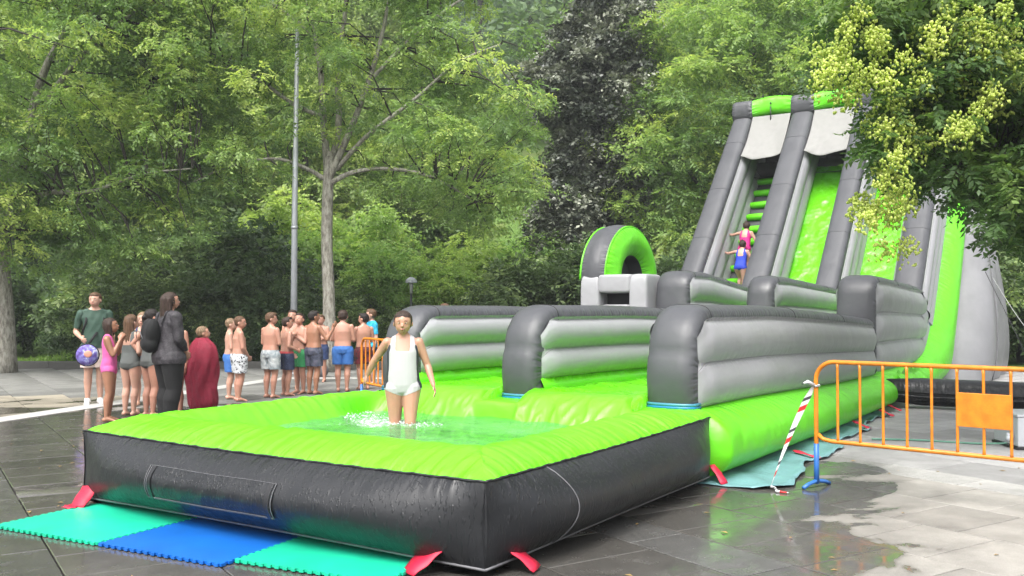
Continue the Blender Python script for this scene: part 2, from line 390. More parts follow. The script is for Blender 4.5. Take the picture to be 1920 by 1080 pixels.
b = MB(); b.add([(-200, -120, -.06), (200, -120, -.06), (200, 24.6, -.06), (-200, 24.6, -.06)], [(0, 1, 2, 3)]); b.build('ground', GRASSM, None, kind='structure')
# ================================================================ the inflatable slide (local frame: x = along the slide, y = to the left, z = up)
P0 = (-.15, 5.26, 0); SL_ANG = math.atan2(.842, .54)
slide = empty('inflatable_water_slide', P0, SL_ANG, label='giant lime green, grey and black inflatable water slide with three lanes and a splash pool', category='inflatable slide')
def W(u, v, h): 
    c, s = cos(SL_ANG), sin(SL_ANG); return (P0[0] + c * u - s * v, P0[1] + s * u + c * v, h)
S01 = lambda t: max(0., min(1., t))
def sstep(a, b, x): t = S01((x - a) / (b - a)); return t * t * (3 - 2 * t)
PW, PL = 3.8, 3.5
import mathutils.noise as MN
# ---- pool wall: black, bulging, with a seam near the ground
def hem(t): return .545 + .022 * t - .012 * sin(pi * t)
def pool_side(fn, Ln):
    """fn(s, out, h) -> point; s 0..1 along the face"""
    b = MB()
    def main(a, c):
        e = 1 - abs(2 * a - 1) ** 4; zt = hem(a); zb = .085 - .03 * abs(2 * a - 1) ** 3
        bul = .20 * e * (sin(pi * c) ** .75 if 0 < c < 1 else 0) + .05 * e * (1 - c)
        pinch = .02 * (1 - e) * sin(pi * c)
        return fn(a, bul - pinch, zb + (zt - zb) * c)
    b.grid(56, 16, main, lambda a, c: (a * Ln, c))
    def low(a, c):
        e = 1 - abs(2 * a - 1) ** 5; zb = .085 - .03 * abs(2 * a - 1) ** 3
        return fn(a, .05 * e - .30 * c ** 1.5 + .03 * sin(pi * c) * e, zb * (1 - c) ** .8 + .004)
    b.grid(40, 5, low, lambda a, c: (a * Ln, .5))
    return b, (lambda a: main(a, 0)), (lambda a: main(a, 1))
fnF = lambda s, o, h: (-o, s * PW, h)
fnR = lambda s, o, h: (s * PL, -o, h)
fnL = lambda s, o, h: (s * PL, PW + o, h)
pool_parts = []
for fn, Ln in ((fnF, PW), (fnR, PL), (fnL, PL)):
    b, seam, top = pool_side(fn, Ln)
    o = b.build('pool_wall', BLACK, slide); pool_parts.append(o)
    t = MB(); t.tube([Vector(seam(i / 60)) for i in range(61)], .009, 6); t.build('seam_piping', PIPEG, o)
    t = MB(); t.tube([Vector(top(i / 80)) + Vector((0, 0, .003 + .004 * sin(i * 1.9) * sin(i * .7))) for i in range(81)], .008, 6); t.build('top_piping', PIPING, o)
front_wall, right_wall, left_wall = pool_parts
# faint vertical seams on the right wall
t = MB(); 
def mainR(a, c):
    e = 1 - abs(2 * a - 1) ** 5; zt = hem(a); zb = .085 - .03 * abs(2 * a - 1) ** 3
    return fnR(a, .20 * (1 - abs(2 * a - 1) ** 4) * (sin(pi * c) ** .75 if 0 < c < 1 else 0) + .05 * e * (1 - c) - .02 * (1 - e) * sin(pi * c) + .001, zb + (zt - zb) * c)
t.tube([Vector(mainR(.19 + .02 * sin(pi * i / 14), i / 14)) for i in range(15)], .0045, 5); t.build('wall_seam', PIPEG, right_wall)
# sewn carry flap on the front
def mainF(a, c, lift=0):
    e = 1 - abs(2 * a - 1) ** 5; zt = hem(a); zb = .085 - .03 * abs(2 * a - 1) ** 3
    return fnF(a, .20 * (1 - abs(2 * a - 1) ** 4) * (sin(pi * c) ** .75 if 0 < c < 1 else 0) + .05 * e * (1 - c) + lift, zb + (zt - zb) * c)
a0, a1, c0, c1 = .385, .715, .25, .73
b = MB()
def flap(a, c):
    ed = min(a, 1 - a, ) * 12; lift = .006 + .012 * S01(ed) * sin(pi * min(1, c * 1.0)) + .004 * sin(a * 37 + c * 5) * sin(pi * c)
    return mainF(a0 + (a1 - a0) * a, c0 + (c1 - c0) * c + .004 * sin(a * 9), lift)
b.grid(48, 8, flap, lambda a, c: (a * 1.2, .5 + (c - .5) * .9))
fl = b.build('carry_flap', BLACK, slide)
for off in (0., .035):
    t = MB(); fr = []
    fr += [flap(off * .5, 1 - i / 8) for i in range(9)] + [flap(i / 24, 1e-6 + off) for i in range(25)] + [flap(1 - off * .5, i / 8) for i in range(9)]
    t.tube([Vector(p) + Vector((-.003, 0, 0)) for p in fr], .0028, 5); t.build('stitching', PIPEG, fl)
t = MB(); t.tube([Vector(flap(i / 24, 1)) + Vector((-.003, 0, 0)) for i in range(25)], .0022, 5); t.build('stitching', PIPEG, fl)
for aa in (.03, .96):
    b = MB(); b.grid(2, 8, lambda a, c: Vector(flap(aa - .015 + .03 * a, c)) + Vector((-.006, 0, 0))); b.build('webbing_handle', PIPING, fl)

# ---- pool rim and basin: one lime sheet
def smin(a, b_, k=.12):
    h = S01(.5 + .5 * (b_ - a) / k); return b_ * (1 - h) + a * h - k * h * (1 - h)
def prof(d):
    if d < 0: d = 0
    if d < .42: return .545 + .125 * sin(pi / 2 * d / .42) ** .8
    if d < 1.3: return .67 - .34 * sstep(.42, 1.3, d)
    return .33 - .15 * sstep(1.3, 1.6, d)
def rim_h(u, v):
    sag = hem(v / PW) - .54 if u < v and u < PW - v else hem(u / PL) - .54
    d = min(smin(u / 1.1, v / .85), (PW - v) / .72, ) 
    d = smin(u / 1.0, smin(v / .78, (PW - v) / .66, .10), .12)
    d = max(d, 0) * 1.1
    z = prof(d) + sag * max(0, 1 - d * 4)
    # radial gathers
    along = v if u / 1.1 < min(v / .85, (PW - v) / .72) else u
    m = sstep(.0, .12, d) * (1 - sstep(.55, 1.25, d))
    z += .011 * m * (sin(along * 31 + 2 * sin(along * 5)) * .6 + sin(along * 53 + 1.3) * .4) * (.5 + .5 * sin(along * 3.1 + d * 3))
    m2 = 1 - sstep(0, .22, d)
    z += .006 * m2 * sin(along * 47 + 2.1 * sin(along * 9)) * S01(d * 14)
    return z
def rim_uv(a, c):
    u = a * PL; v = c * PW; d = max(0, min(u / 1.1, v / .85, (PW - v) / .72)); al = v if u / 1.1 <= min(v / .85, (PW - v) / .72) else u
    return (al, min(.5, .05 + d * .34))
def basin(a, c):
    u = a * PL; v = c * PW; z = rim_h(u, v)
    # lane ends pour in at the back
    for (l0, l1) in ((.62, 1.8), (2.2, 3.36)):
        k = sstep(l0 - .12, l0 + .02, v) * (1 - sstep(l1 - .02, l1 + .12, v))
        if k > 0:
            t = sstep(2.72, 3.32, u); nz_ = MN.noise(Vector((v * 5.5, u * 2.2, 1.7))) ; nz2_ = 1 - abs(MN.noise(Vector((v * 9, u * 5, 8.1)))) * 2; w = (.045 * nz_ + .035 * nz2_ ** 3) * sin(pi * min(1, t * .9 + .08))
            zz = .26 + (.72 - .26) * t ** .8 + w
            z = z * (1 - k * sstep(2.3, 2.9, u)) + zz * k * sstep(2.3, 2.9, u)
    # base block under the divider between the lanes
    k = sstep(1.72, 1.8, v) * (1 - sstep(2.2, 2.28, v)); t = sstep(3.0, 3.12, u); z = z * (1 - k * sstep(2.8, 3.0, u)) + (.30 + .33 * t) * k * sstep(2.8, 3.0, u)
    k = max(1 - sstep(.6, .72, v), sstep(3.3, 3.42, v)); 
    if u > 3.0: z = z + k * (.60 + .03 * sstep(3.2, 3.45, u) - z) * sstep(3.0, 3.35, u) * S01(min(v, PW - v) * 12)
    z += .006 * (1 - abs(MN.noise(Vector((u * 6, v * 6, .3)))) * 2) ** 3
    return (u, v, z)
b = MB(); b.grid(190, 210, basin, rim_uv)
pool_rim = b.build('pool_rim', LIME, slide, merge=False)
# ---- water in the pool
WATER, nt, p = mat('pool_water'); L = nt.links.new
nt.nodes.remove(p); out = nt.nodes['Material Output']
tr = N(nt, 'ShaderNodeBsdfTransparent'); tr.inputs[0].default_value = (.82, .96, .80, 1)
df = N(nt, 'ShaderNodeBsdfDiffuse'); df.inputs[0].default_value = (.17, .48, .26, 1)
gl = N(nt, 'ShaderNodeBsdfGlossy', Roughness=.06)
mx1 = N(nt, 'ShaderNodeMixShader'); mx2 = N(nt, 'ShaderNodeMixShader')
tc = N(nt, 'ShaderNodeTexCoord'); wz = N(nt, 'ShaderNodeTexNoise', Scale=7, Detail=5, Roughness=.6, Distortion=.6); L(tc.outputs['Object'], wz.inputs['Vector'])
wz2 = N(nt, 'ShaderNodeTexNoise', Scale=1.5, Detail=4); L(tc.outputs['Object'], wz2.inputs['Vector'])
bp = N(nt, 'ShaderNodeBump', Strength=1.0, Distance=.06); L(wz.outputs[0], bp.inputs['Height'])
rf = N(nt, 'ShaderNodeMapRange'); rf.inputs[1].default_value = .35; rf.inputs[2].default_value = .7; rf.inputs[3].default_value = .15; rf.inputs[4].default_value = .50; L(wz2.outputs[0], rf.inputs[0])
fd = N(nt, 'ShaderNodeVectorMath', operation='DISTANCE'); fd.inputs[1].default_value = (2.24, 2.62, .5); L(tc.outputs['Object'], fd.inputs[0])
fm = N(nt, 'ShaderNodeMapRange'); fm.inputs[1].default_value = .15; fm.inputs[2].default_value = .75; fm.inputs[3].default_value = 1; fm.inputs[4].default_value = 0; L(fd.outputs['Value'], fm.inputs[0])
fz = N(nt, 'ShaderNodeTexNoise', Scale=16, Detail=8, Roughness=.75, Distortion=1.5); L(tc.outputs['Object'], fz.inputs['Vector'])
fa_ = N(nt, 'ShaderNodeMath', operation='MULTIPLY_ADD'); fa_.inputs[1].default_value = .28; L(fm.outputs[0], fa_.inputs[0]); L(fz.outputs[0], fa_.inputs[2])
fw_ = N(nt, 'ShaderNodeMapRange'); fw_.inputs[1].default_value = .68; fw_.inputs[2].default_value = .80; L(fa_.outputs[0], fw_.inputs[0])
dmx = N(nt, 'ShaderNodeMix', data_type='RGBA'); dmx.inputs[6].default_value = (.22, .52, .22, 1); dmx.inputs[7].default_value = (.62, .72, .68, 1); L(fw_.outputs[0], dmx.inputs[0]); L(dmx.outputs[2], df.inputs[0])
rmx = N(nt, 'ShaderNodeMath', operation='MAXIMUM'); L(rf.outputs[0], rmx.inputs[0]); L(fw_.outputs[0], rmx.inputs[1]); L(rmx.outputs[0], mx1.inputs[0]); L(tr.outputs[0], mx1.inputs[1]); L(df.outputs[0], mx1.inputs[2])
fr = N(nt, 'ShaderNodeFresnel', IOR=1.33); L(bp.outputs[0], fr.inputs['Normal']); L(bp.outputs[0], gl.inputs['Normal']); L(bp.outputs[0], df.inputs['Normal'])
L(fr.outputs[0], mx2.inputs[0]); L(mx1.outputs[0], mx2.inputs[1]); L(gl.outputs[0], mx2.inputs[2]); L(mx2.outputs[0], out.inputs[0])
gx, gy = 2.24, 2.43      # where the bather stands
def wav(x, y):
    r = sqrt((x - gx) ** 2 + (y - gy) ** 2)
    return .485 + .011 * MN.noise(Vector((x * 4, y * 4, 0))) + .009 * MN.noise(Vector((x * 9, y * 9, 4))) + .022 * sin(r * 15) * exp(-r * 2.2) * sstep(.05, .2, r)
b = MB(); b.grid(90, 90, lambda a, c: (.62 + 2.5 * a, .5 + 2.8 * c, wav(.62 + 2.5 * a, .5 + 2.8 * c)))
wat = b.build('water', WATER, None, kind='structure'); wat.location = P0; wat.rotation_euler = (0, 0, SL_ANG)
FOAM = plain('water_foam', (.78, .86, .84), .25, var=.05); FOAM.node_tree.nodes['Principled BSDF'].inputs['Transmission Weight'].default_value = .2
b = MB(); rr = random.Random(3)
def drops(cx, cy, n, rad, hmax, smax):
    for i in range(n):
        a = rr.uniform(0, 2 * pi); r = rad * rr.random() ** .7; x, y = cx + r * cos(a), cy + r * sin(a)
        s = smax * .8 * rr.uniform(.15, 1) ** 2; z = .487 + hmax * rr.random() ** 3 * (1 - r / rad * .6)
        b.ball((x, y, z), (s * rr.uniform(.8, 2.8), s * rr.uniform(.8, 2.8), s * rr.uniform(.4, .9)), 6, 4, Euler((rr.random() * 3, rr.random() * 3, rr.random() * 3)).to_matrix())
drops(gx, gy - .02, 260, .15, .04, .0075); drops(gx - .05, gy - .28, 160, .18, .03, .006); drops(gx + .16, gy + .60, 260, .20, .08, .0075); drops(gx + .02, gy + .3, 120, .24, .03, .006)
fo = b.build('splash_foam', FOAM, None, merge=False, label='white splash of foam around the wading girl in the green pool', category='water splash', kind='stuff'); fo.location = P0; fo.rotation_euler = (0, 0, SL_ANG)

# ---- lane walls ------------------------------------------------
def band_path(u0, hb, R, top, n_arc=10, n_top=24):
    """front face up, round the shoulder, back along the top; top(u) -> h"""
    P = []; h1 = top(u0 + R) - R
    for i in range(9): t = i / 9; P.append((u0 - .05 * sin(pi * t * .9), hb + (h1 - hb) * t))
    for i in range(n_arc + 1):
        a = pi / 2 * i / n_arc; P.append((u0 + R - R * cos(a), h1 + R * sin(a)))
    return P
def sweep_band(b, path, v0, v1, side=.11, crown=.07, nv=14, uv0=0):
    P = [Vector((p[0], p[1])) for p in path]; n = len(P); Ls = [uv0]
    for i in range(1, n): Ls.append(Ls[-1] + (P[i] - P[i - 1]).length)
    def nrm(i):
        t = (P[min(i + 1, n - 1)] - P[max(i - 1, 0)]).normalized(); return Vector((-t.y, t.x))
    def fn(a, c):
        i = round(a * (n - 1)); ph = pi * (1 - c); nn = nrm(i)
        v = (v0 + v1) / 2 + (v1 - v0) / 2 * 1.02 * (abs(cos(ph)) ** .62) * (1 if cos(ph) > 0 else -1)
        off = -side + (side + crown) * sin(ph) ** .55
        q = P[i] + nn * off
        return (q.x, v, q.y)
    b.grid(n - 1, nv, fn, lambda a, c: (Ls[round(a * (n - 1))], c))
def nlist(pathfn, n): return [pathfn(i / (n - 1)) for i in range(n)]
def lane_wall(u0, u1, v0, v1, hb, ht, R, ntube, seams=True, strips=False, hb_in=None, side=.11):
    """hb(u), ht(u): bottom and top of the panel"""
    fp = band_path(u0, hb(u0), R, ht)
    tops = [(u0 + R + (u1 - u0 - R) * i / 30, ht(u0 + R + (u1 - u0 - R) * i / 30)) for i in range(1, 31)]
    b = MB(); sweep_band(b, fp + tops, v0, v1, side=side)
    band = b.build('lane_wall_cover', DARK, slide)
    us = [u0 + side * .15 + (u1 - u0 - side * .2) * (i / 60) ** 1.7 for i in range(61)]
    def toph(u):
        x = u - u0; c = ht(u) - side * .45
        Ri = R - side * .2
        if x < R: 
            k = (R - x) / (R - side * .15); k = min(1, k); return ht(u0 + R) - R + (R - side * .45) * sqrt(max(0, 1 - k * k))
        return c
    for sgn, vv in ((-1, v0), (1, v1)):
        hbb = hb_in if (hb_in and ((sgn == 1) or v0 > 1)) else hb
        b = MB()
        def fn(a, c):
            u = us[round(a * 60)]; lo = hbb(u); tp = max(toph(u), lo + .02); full = ht(u) - side * .7 - lo
            h = lo + (tp - lo) * c; g = (h - lo) / full * ntube; bl = abs(sin(pi * g)) ** .6 if ntube else 0
            e = S01((u - us[0] - .04) / .22) ** .5; e2 = min(1, (u1 - u) / .12 + .3)
            return (u, vv + sgn * (.088 * bl * e * e2 - .01), h)
        b.grid(60, 40, fn, lambda a, c: (us[round(a * 60)], ((c * ntube) % 1.0) if c < 1 else 1))
        b.build('side_panel', GREY, slide)
    t = MB()       # piping along the band's right edge
    for vv in (v0 - .006, v1 + .006):
        Q = [(us[i] + side * .9 * (1 - S01((us[i] - u0) / R)), vv, max(toph(us[i]) - side * .55, hb(us[i]))) for i in range(61)]
        t.tube([(us[0] + side * .9, vv, hb(us[0]))] + Q, .0035, 5)
    t.build('edge_piping', PIPEW, band)
    for us_ in (ht(u0) and (u0 + R + .02), u0 + (u1 - u0) * .42, u0 + (u1 - u0) * .74):
        t = MB(); t.tube([(us_ + .002, (v0 + v1) / 2 - (v1 - v0) / 2 * 1.025 * (abs(cos(pi * k / 14)) ** .62) * (1 if k < 7 else -1), ht(us_) - side + (side + .072) * sin(pi * k / 14) ** .55) for k in range(15)], .0045, 5); t.build('cross_seam', PIPING, band)
    if strips:
        for k, m_ in enumerate((TEAL, BLUEB, TEAL)):
            s_ = MB(); z = hb(u0) - .018 + k * .026
            s_.tube([(u0 + .10, v0 - .008, z), (u0 - .035, v0 - .004, z), (u0 - .075, v0 + .08, z), (u0 - .085, (v0 + v1) / 2, z), (u0 - .075, v1 - .08, z), (u0 - .035, v1 + .004, z), (u0 + .1, v1 + .008, z)], .016, 6)
            s_.build('blue_strip', m_, band)
    b = MB(); b.grid(1, 1, lambda a, c: (u1 - .002, v0 + (v1 - v0) * a, hb(u1) + (ht(u1) - hb(u1)) * c)); b.build('end_panel', GREY, slide)
    return band
low_b = lambda u: .63 - .14 * sstep(3.5, 11, u)
low_bi = lambda u: .82 - .10 * sstep(3.5, 11, u)
low_t = lambda u: 1.49 - .19 * S01((u - 5.5) / 5.5) ** 1.3
lane_wall(3.52, 11.0, .15, .60, low_b, low_t, .38, 2, strips=True, hb_in=low_bi)
lane_wall(3.56, 11.0, 1.80, 2.20, low_b, low_t, .38, 2, strips=True, hb_in=low_bi)
lane_wall(3.60, 11.0, 3.35, 3.80, low_b, low_t, .38, 2, strips=True, hb_in=low_bi)
# upper run-out walls
up_b = lambda u: .50; up_bi = lambda u: .8
lane_wall(11.02, 15.6, .14, .72, up_b, lambda u: 1.99 - .10 * S01((u - 12) / 3.5), .30, 3, hb_in=up_bi, side=.10)
lane_wall(11.02, 15.9, 1.74, 2.19, up_b, lambda u: 2.01 - .12 * S01((u - 12) / 3.5), .30, 3, hb_in=up_bi, side=.10)
lane_wall(11.02, 15.9, 3.23, 3.84, up_b, lambda u: 2.13 - .30 * S01((u - 12) / 3.5), .30, 3, hb_in=up_bi, side=.10)
# ---- lane floors (lime, wet)
A2, B2 = Vector((15.35, 1.92)), Vector((19.35, 6.42))      # top line of the tower slope
D2 = (B2 - A2).normalized(); N2 = Vector((-D2.y, D2.x))
FD = 1.05                                                   # depth of the chute below the top line
fa, fb = A2 - N2 * FD, B2 - N2 * FD
def floor_path():
    P = [(3.2, .60), (3.33, .69), (3.5, .72), (4.2, .69), (6, .66), (9, .62), (12, .62), (14.2, .64)]
    P += [(15.0, .72), (15.7, .98)]
    P += [(fa.x + .25 + (fb.x - fa.x) * t, fa.y + .28 + (fb.y - fa.y) * t) for t in (0.04, .2, .4, .6, .8)]
    return P
def resample(P, n):
    P = [Vector(p) for p in P]; L_ = [0]
    for i in range(1, len(P)): L_.append(L_[-1] + (P[i] - P[i - 1]).length)
    out = []
    for k in range(n):
        s = L_[-1] * k / (n - 1); i = max(j for j in range(len(L_)) if L_[j] <= s + 1e-9); i = min(i, len(P) - 2)
        t = (s - L_[i]) / (L_[i + 1] - L_[i]); out.append(P[i].lerp(P[i + 1], t))
    return out
def chute(name, v0, v1, P, m, n=160, nv=12, dip=.05, wr=.012):
    Q = resample(P, n)
    for _ in range(2): Q = [Q[0]] + [(Q[i - 1] + Q[i] * 2 + Q[i + 1]) / 4 for i in range(1, n - 1)] + [Q[-1]]
    b = MB()
    def fn(a, c):
        c0_ = c; i = round(a * (n - 1)); q = Q[i]; t = (Q[min(i + 1, n - 1)] - Q[max(i - 1, 0)]).normalized(); nn = Vector((-t.y, t.x))
        c = S01((c * nv - 1) / (nv - 2)) if nv > 8 else c; dr = -.16 if (nv > 8 and (c0_ < .5 / nv or c0_ > 1 - .5 / nv)) else 0; v = v0 + (v1 - v0) * c; off = dr + dip * (abs(2 * c - 1) ** 2 - .5) + wr * sin(i * .55 + 3 * sin(c * 5)) * sin(c * 9 + i * .13) + .022 * (1 - 2 * abs(MN.noise(Vector((q.x * 2.0, v * 4.5, 3))))) ** 2
        return (q.x + nn.x * off, v, q.y + nn.y * off)
    b.grid(n - 1, nv, fn, lambda a, c: (a * 18, .5 + (c - .5) * .9))
    return b.build(name, m, slide, merge=False)
chute('lane_floor', .59, 1.81, floor_path(), LIMEW)
chute('lane_floor', 2.19, 3.36, floor_path(), LIMEW)
# pleated lime strips at the foot of the inner sides
for vv, sgn in ((1.80, -1), (3.35, -1), (.60, 1), (2.20, 1)):
    b = MB(); b.grid(60, 6, lambda a, c: (3.60 + 7.4 * a, vv + sgn * (.05 * sin(pi * c)), low_bi(3.60 + 7.4 * a) - .24 + .25 * c + .003), lambda a, c: (a * 8, c)); b.build('lane_skirt', LIME, slide)

# ---- lime base tube along the right and left sides, sweeping up the tower
def base_path():
    return [(3.47, .33), (8, .28), (11, .27), (13.45, .28)]
for sgn, vc in ((-1, .15), (1, 3.80)):
    Q = resample(base_path(), 110)
    for _ in range(6): Q = [Q[0]] + [(Q[i - 1] + Q[i] * 2 + Q[i + 1]) / 4 for i in range(1, 109)] + [Q[-1]]
    b = MB(); seam = []; st = []
    def fn(a, c):
        i = round(a * 109); q = Q[i]; t = (Q[min(i + 1, 109)] - Q[max(i - 1, 0)]).normalized(); nn = Vector((-t.y, t.x)); s = a
        half = .30 * (1 - .12 * s); x = 1 - 2 * c       # 1 top, -1 bottom
        bul = .34 * (1 - abs(x) ** 2.6) ** .8 * (.9 + .1 * S01(i / 9))
        h_top = low_b(q.x) if q.x < 11 else None
        pq = q + nn * half * x
        if h_top is not None and x > 0: pq.y = q.y + (h_top - q.y) * x
        if q.x < 14 : pq.y = max(pq.y, .035)
        return (pq.x, vc + sgn * (bul - .02 + .10 * c), pq.y)
    b.grid(109, 16, fn, lambda a, c: (a * 10, c)); b.grid(1, 16, lambda a, c: (lambda P_: (P_[0], P_[1] + (vc - P_[1]) * a * .95, P_[2] + (.33 - P_[2]) * a * .2))(fn(0, c)), lambda a, c: (a, .5)); bt = b.build('base_tube', LIME, slide)
    t = MB(); t.tube([Vector(fn(i / 109, 1)) + Vector((0, 0, .005)) for i in range(110)], .010, 6); t.build('seam_piping', PIPEW, bt)
    TP = resample([(13.40, .50), (14.3, .56), (15.0, .72), (15.6, .98), (fa.x + .12, fa.y + .12)] + [(fa.x + (fb.x - fa.x) * t, fa.y + (fb.y - fa.y) * t) for t in (.15, .4, .7, 1.0)], 90)
    BPt = resample([(13.40, .03), (15.4, .02), (16.35, .03), (16.9, .75), (18.7, 3.1), (20.5, 5.3)], 90)
    for _ in range(5): TP = [TP[0]] + [(TP[i - 1] + TP[i] * 2 + TP[i + 1]) / 4 for i in range(1, 89)] + [TP[-1]]; BPt = [BPt[0]] + [(BPt[i - 1] + BPt[i] * 2 + BPt[i + 1]) / 4 for i in range(1, 89)] + [BPt[-1]]
    def fw(a, c):
        i = round(a * 89); q = TP[i].lerp(BPt[i], c); x = 1 - 2 * c
        return (q.x, vc + sgn * ((.34 + .06 * sin(pi * a)) * (1 - abs(x) ** 2.6) ** .8 - .02 + .10 * c), q.y)
    b = MB(); b.grid(89, 18, fw, lambda a, c: (a * 8, c)); cb = b.build('curved_base', LIME, slide)
    t = MB(); t.tube([Vector(fw(i / 89, 0)) + Vector((0, sgn * .03, .02)) for i in range(90)], .045, 6); t.build('teal_strip', TEAL, cb)
# ---- tower dividers -------------------------------------------
def slope_divider(v0, v1, pipeside=True, fullbottom=True):
    n = 40; XD = .26 if v0 > 3 else 0; lo = -.25
    path = [A2 + D2 * ((B2 - A2).length * (lo * .06 + i / (n - 1) * (1 - lo * .06))) for i in range(n)]
    b = MB(); sweep_band(b, [(p_.x, p_.y) for p_ in path], v0, v1, side=.12, crown=.09)
    band = b.build('slope_cover', DARK, slide)
    for sgn, vv in ((-1, v0), (1, v1)):
        b = MB()
        def fn(a, c):
            q = path[round(a * (n - 1))]; d = .12 + (FD + XD + .18 - .12) * (1 - c); g = c * 3
            bl = abs(sin(pi * g)) ** .6
            return (q.x - N2.x * d, vv + sgn * (.10 * bl - .01), q.y - N2.y * d)
        b.grid(n - 1, 33, fn, lambda a, c: (a * 6, (c * 3) % 1.0 if c < 1 else 1)); b.build('side_panel', GREY, slide)
    for sgn, vv in ((-1, v0), (1, v1)):
        pe_ = path[0] - N2 * (FD + .18)
        b = MB(); b.grid(16, 24, lambda a, c: (lambda L_, R_: (L_[0] + (R_.x - L_[0]) * a, vv + sgn * (.085 * abs(sin(pi * c * 3)) ** .6 * (1 - .3 * a)), L_[1] + (R_.y - L_[1]) * a))((15.2, .52 + 1.36 * c), pe_.lerp(path[0] - N2 * .1, c)), lambda a, c: (a, (c * 3) % 1.0 if c < 1 else 1)); b.build('corner_panel', GREY, slide)
    t = MB()
    for vv in (v0 - .004, v1 + .004): t.tube([(q.x - N2.x * .115, vv, q.y - N2.y * .115) for q in path], .013, 5)
    t.build('edge_piping', PIPEW, band)
    # cross seams
    for f in (.27, .55, .84):
        q = A2.lerp(B2, f); t = MB()
        t.tube([(q.x + N2.x * (-.12 + .21 * sin(pi * k / 10) ** .55), (v0 + v1) / 2 - (v1 - v0) / 2 * 1.02 * (abs(cos(pi * k / 10)) ** .62) * (1 if k < 5 else -1), q.y + N2.y * (-.12 + .21 * sin(pi * k / 10) ** .55)) for k in range(11)], .006, 5)
        t.build('cross_seam', PIPING, band)
    # head block
    b = MB(); c_ = Vector((19.62, 6.68))
    def hb_(a, c):
        th = 2 * pi * a; px = c_.x + .34 * (abs(cos(th)) ** .6) * (1 if cos(th) > 0 else -1) * (1 - .12 * abs(2 * c - 1) ** 6); pz = c_.y + .29 * (abs(sin(th)) ** .6) * (1 if sin(th) > 0 else -1) * (1 - .10 * abs(2 * c - 1) ** 6)
        return (px, v0 - .01 + (v1 - v0 + .02) * c, pz)
    b.grid(24, 10, hb_, lambda a, c: (a * 2.2, c))
    for cc in (0, 1): b.add([hb_(k / 24, cc) for k in range(24)], [tuple(range(24)) if cc else tuple(range(24))[::-1]])
    b.build('head_block', DARK, slide, sharp=60)
    # shaft behind the divider down to the ground
    return band
TD = [(4.83, 5.33), (3.25, 3.80), (1.75, 2.22), (.15, .68)]
for v0, v1 in TD: slope_divider(v0, v1)
# ---- top beams, white canopies, black sheets for the shade behind them
for k, (v0, v1) in enumerate(((3.80, 4.83), (2.22, 3.25), (.68, 1.75))):
    b = MB(); cx, cz = 19.62, 6.72
    def tb(a, c):
        th = 2 * pi * a; rr_ = 1 + .03 * sin(pi * c)
        return (cx + .28 * rr_ * (abs(cos(th)) ** .7) * (1 if cos(th) > 0 else -1), v0 + .005 + (v1 - v0 - .01) * c, cz + .05 * sin(pi * c) + .25 * rr_ * (abs(sin(th)) ** .7) * (1 if sin(th) > 0 else -1))
    b.grid(24, 12, tb, lambda a, c: (a * 2, c)); b.build('top_beam', LIME, slide)
    b = MB(); cl = .62
    def cn(a, c):
        q0 = Vector((19.38, 6.50)); q1 = B2 - D2 * (1.42 + .05 * k) + N2 * (-.02)
        q = q0.lerp(q1, a); sag = -.10 * sin(pi * c) * a - .05 * sin(pi * a)
        fold = .022 * sin(c * 9 + a * 4 + k) * a + .03 * max(0, 1 - abs(c - a * .9 - .05 * k) * 9) * a
        hemw = -.05 * a ** 3 * sin(pi * c)
        q = q + N2 * (sag + fold) + D2 * (-hemw * -1.0)
        return (q.x, v0 + .02 + (v1 - v0 - .04) * c, q.y)
    b.grid(24, 30, cn, lambda a, c: (c * 1, a)); o = b.build('canopy_cloth', CLOTHW, slide)
    mm_ = o.modifiers.new('thickness', 'SOLIDIFY'); mm_.thickness = .006
    b = MB(); b.grid(1, 1, lambda a, c: (20.2, v0 + (v1 - v0) * a, 4.6 + 1.9 * c)); b.grid(1, 1, lambda a, c: (19.35 + .85 * c, v0 + (v1 - v0) * a, 4.93)); b.build('shade_sheet', VOID, slide)  # black sheets paint the shade in the platform opening
    b = MB()
    b.grid(16, 8, lambda a, c: (19.75 - .12 * sin(pi * c), v0 + (v1 - v0) * a, 4.95 + .40 * c), lambda a, c: (a, c)); b.build('platform_tube', DARK, slide)
# small stay and stitches on the left beam
t = MB(); t.tube([(19.32, 4.32, 6.72), (19.30, 4.32, 6.30)], .014, 5); t.ball((19.31, 4.32, 6.80), .025, 6, 5); t.build('hanging_strap', PIPING, slide)
for vv in (4.05, 4.55, 2.6):
    t = MB(); t.tube([(19.5, vv, 7.0), (19.42, vv, 7.06), (19.38, vv, 7.0)], .016, 5); t.build('tie_loop', PIPING, slide)
# ---- climbing lane
b = MB(); Q = resample([(12.5, .62), (14.2, .64), (15.0, .74), (15.7, 1.0)] + [(fa.x + .2 + (fb.x - fa.x) * t, fa.y + .22 + (fb.y - fa.y) * t) for t in (.04, .5, .98)], 70); Q = [q - N2 * .24 for q in Q]
b.grid(69, 6, lambda a, c: (Q[round(a * 69)].x, 3.78 + 1.07 * c, Q[round(a * 69)].y)); b.build('climbing_floor', DARK, slide)
for i in range(11):
    t_ = (i + .5) / 13.5; q = Vector((fa.x + .2 + (fb.x - fa.x) * t_, fa.y + .22 + (fb.y - fa.y) * t_)) + N2 * -.18; s_ = MB()
    s_.tube([(q.x, 3.86, q.y), (q.x, 3.92, q.y), (q.x, 4.3, q.y + .01), (q.x, 4.72, q.y), (q.x, 4.79, q.y)], [.05, .085, .095, .085, .05], 10); s_.build('climbing_step', LIME, slide)
for vv in (3.86, 4.79):
    t = MB(); t.tube([(q_.x - .06, vv, q_.y + .10) for q_ in Q[30:]], .03, 6); t.build('climbing_side_strip', TEAL, slide)
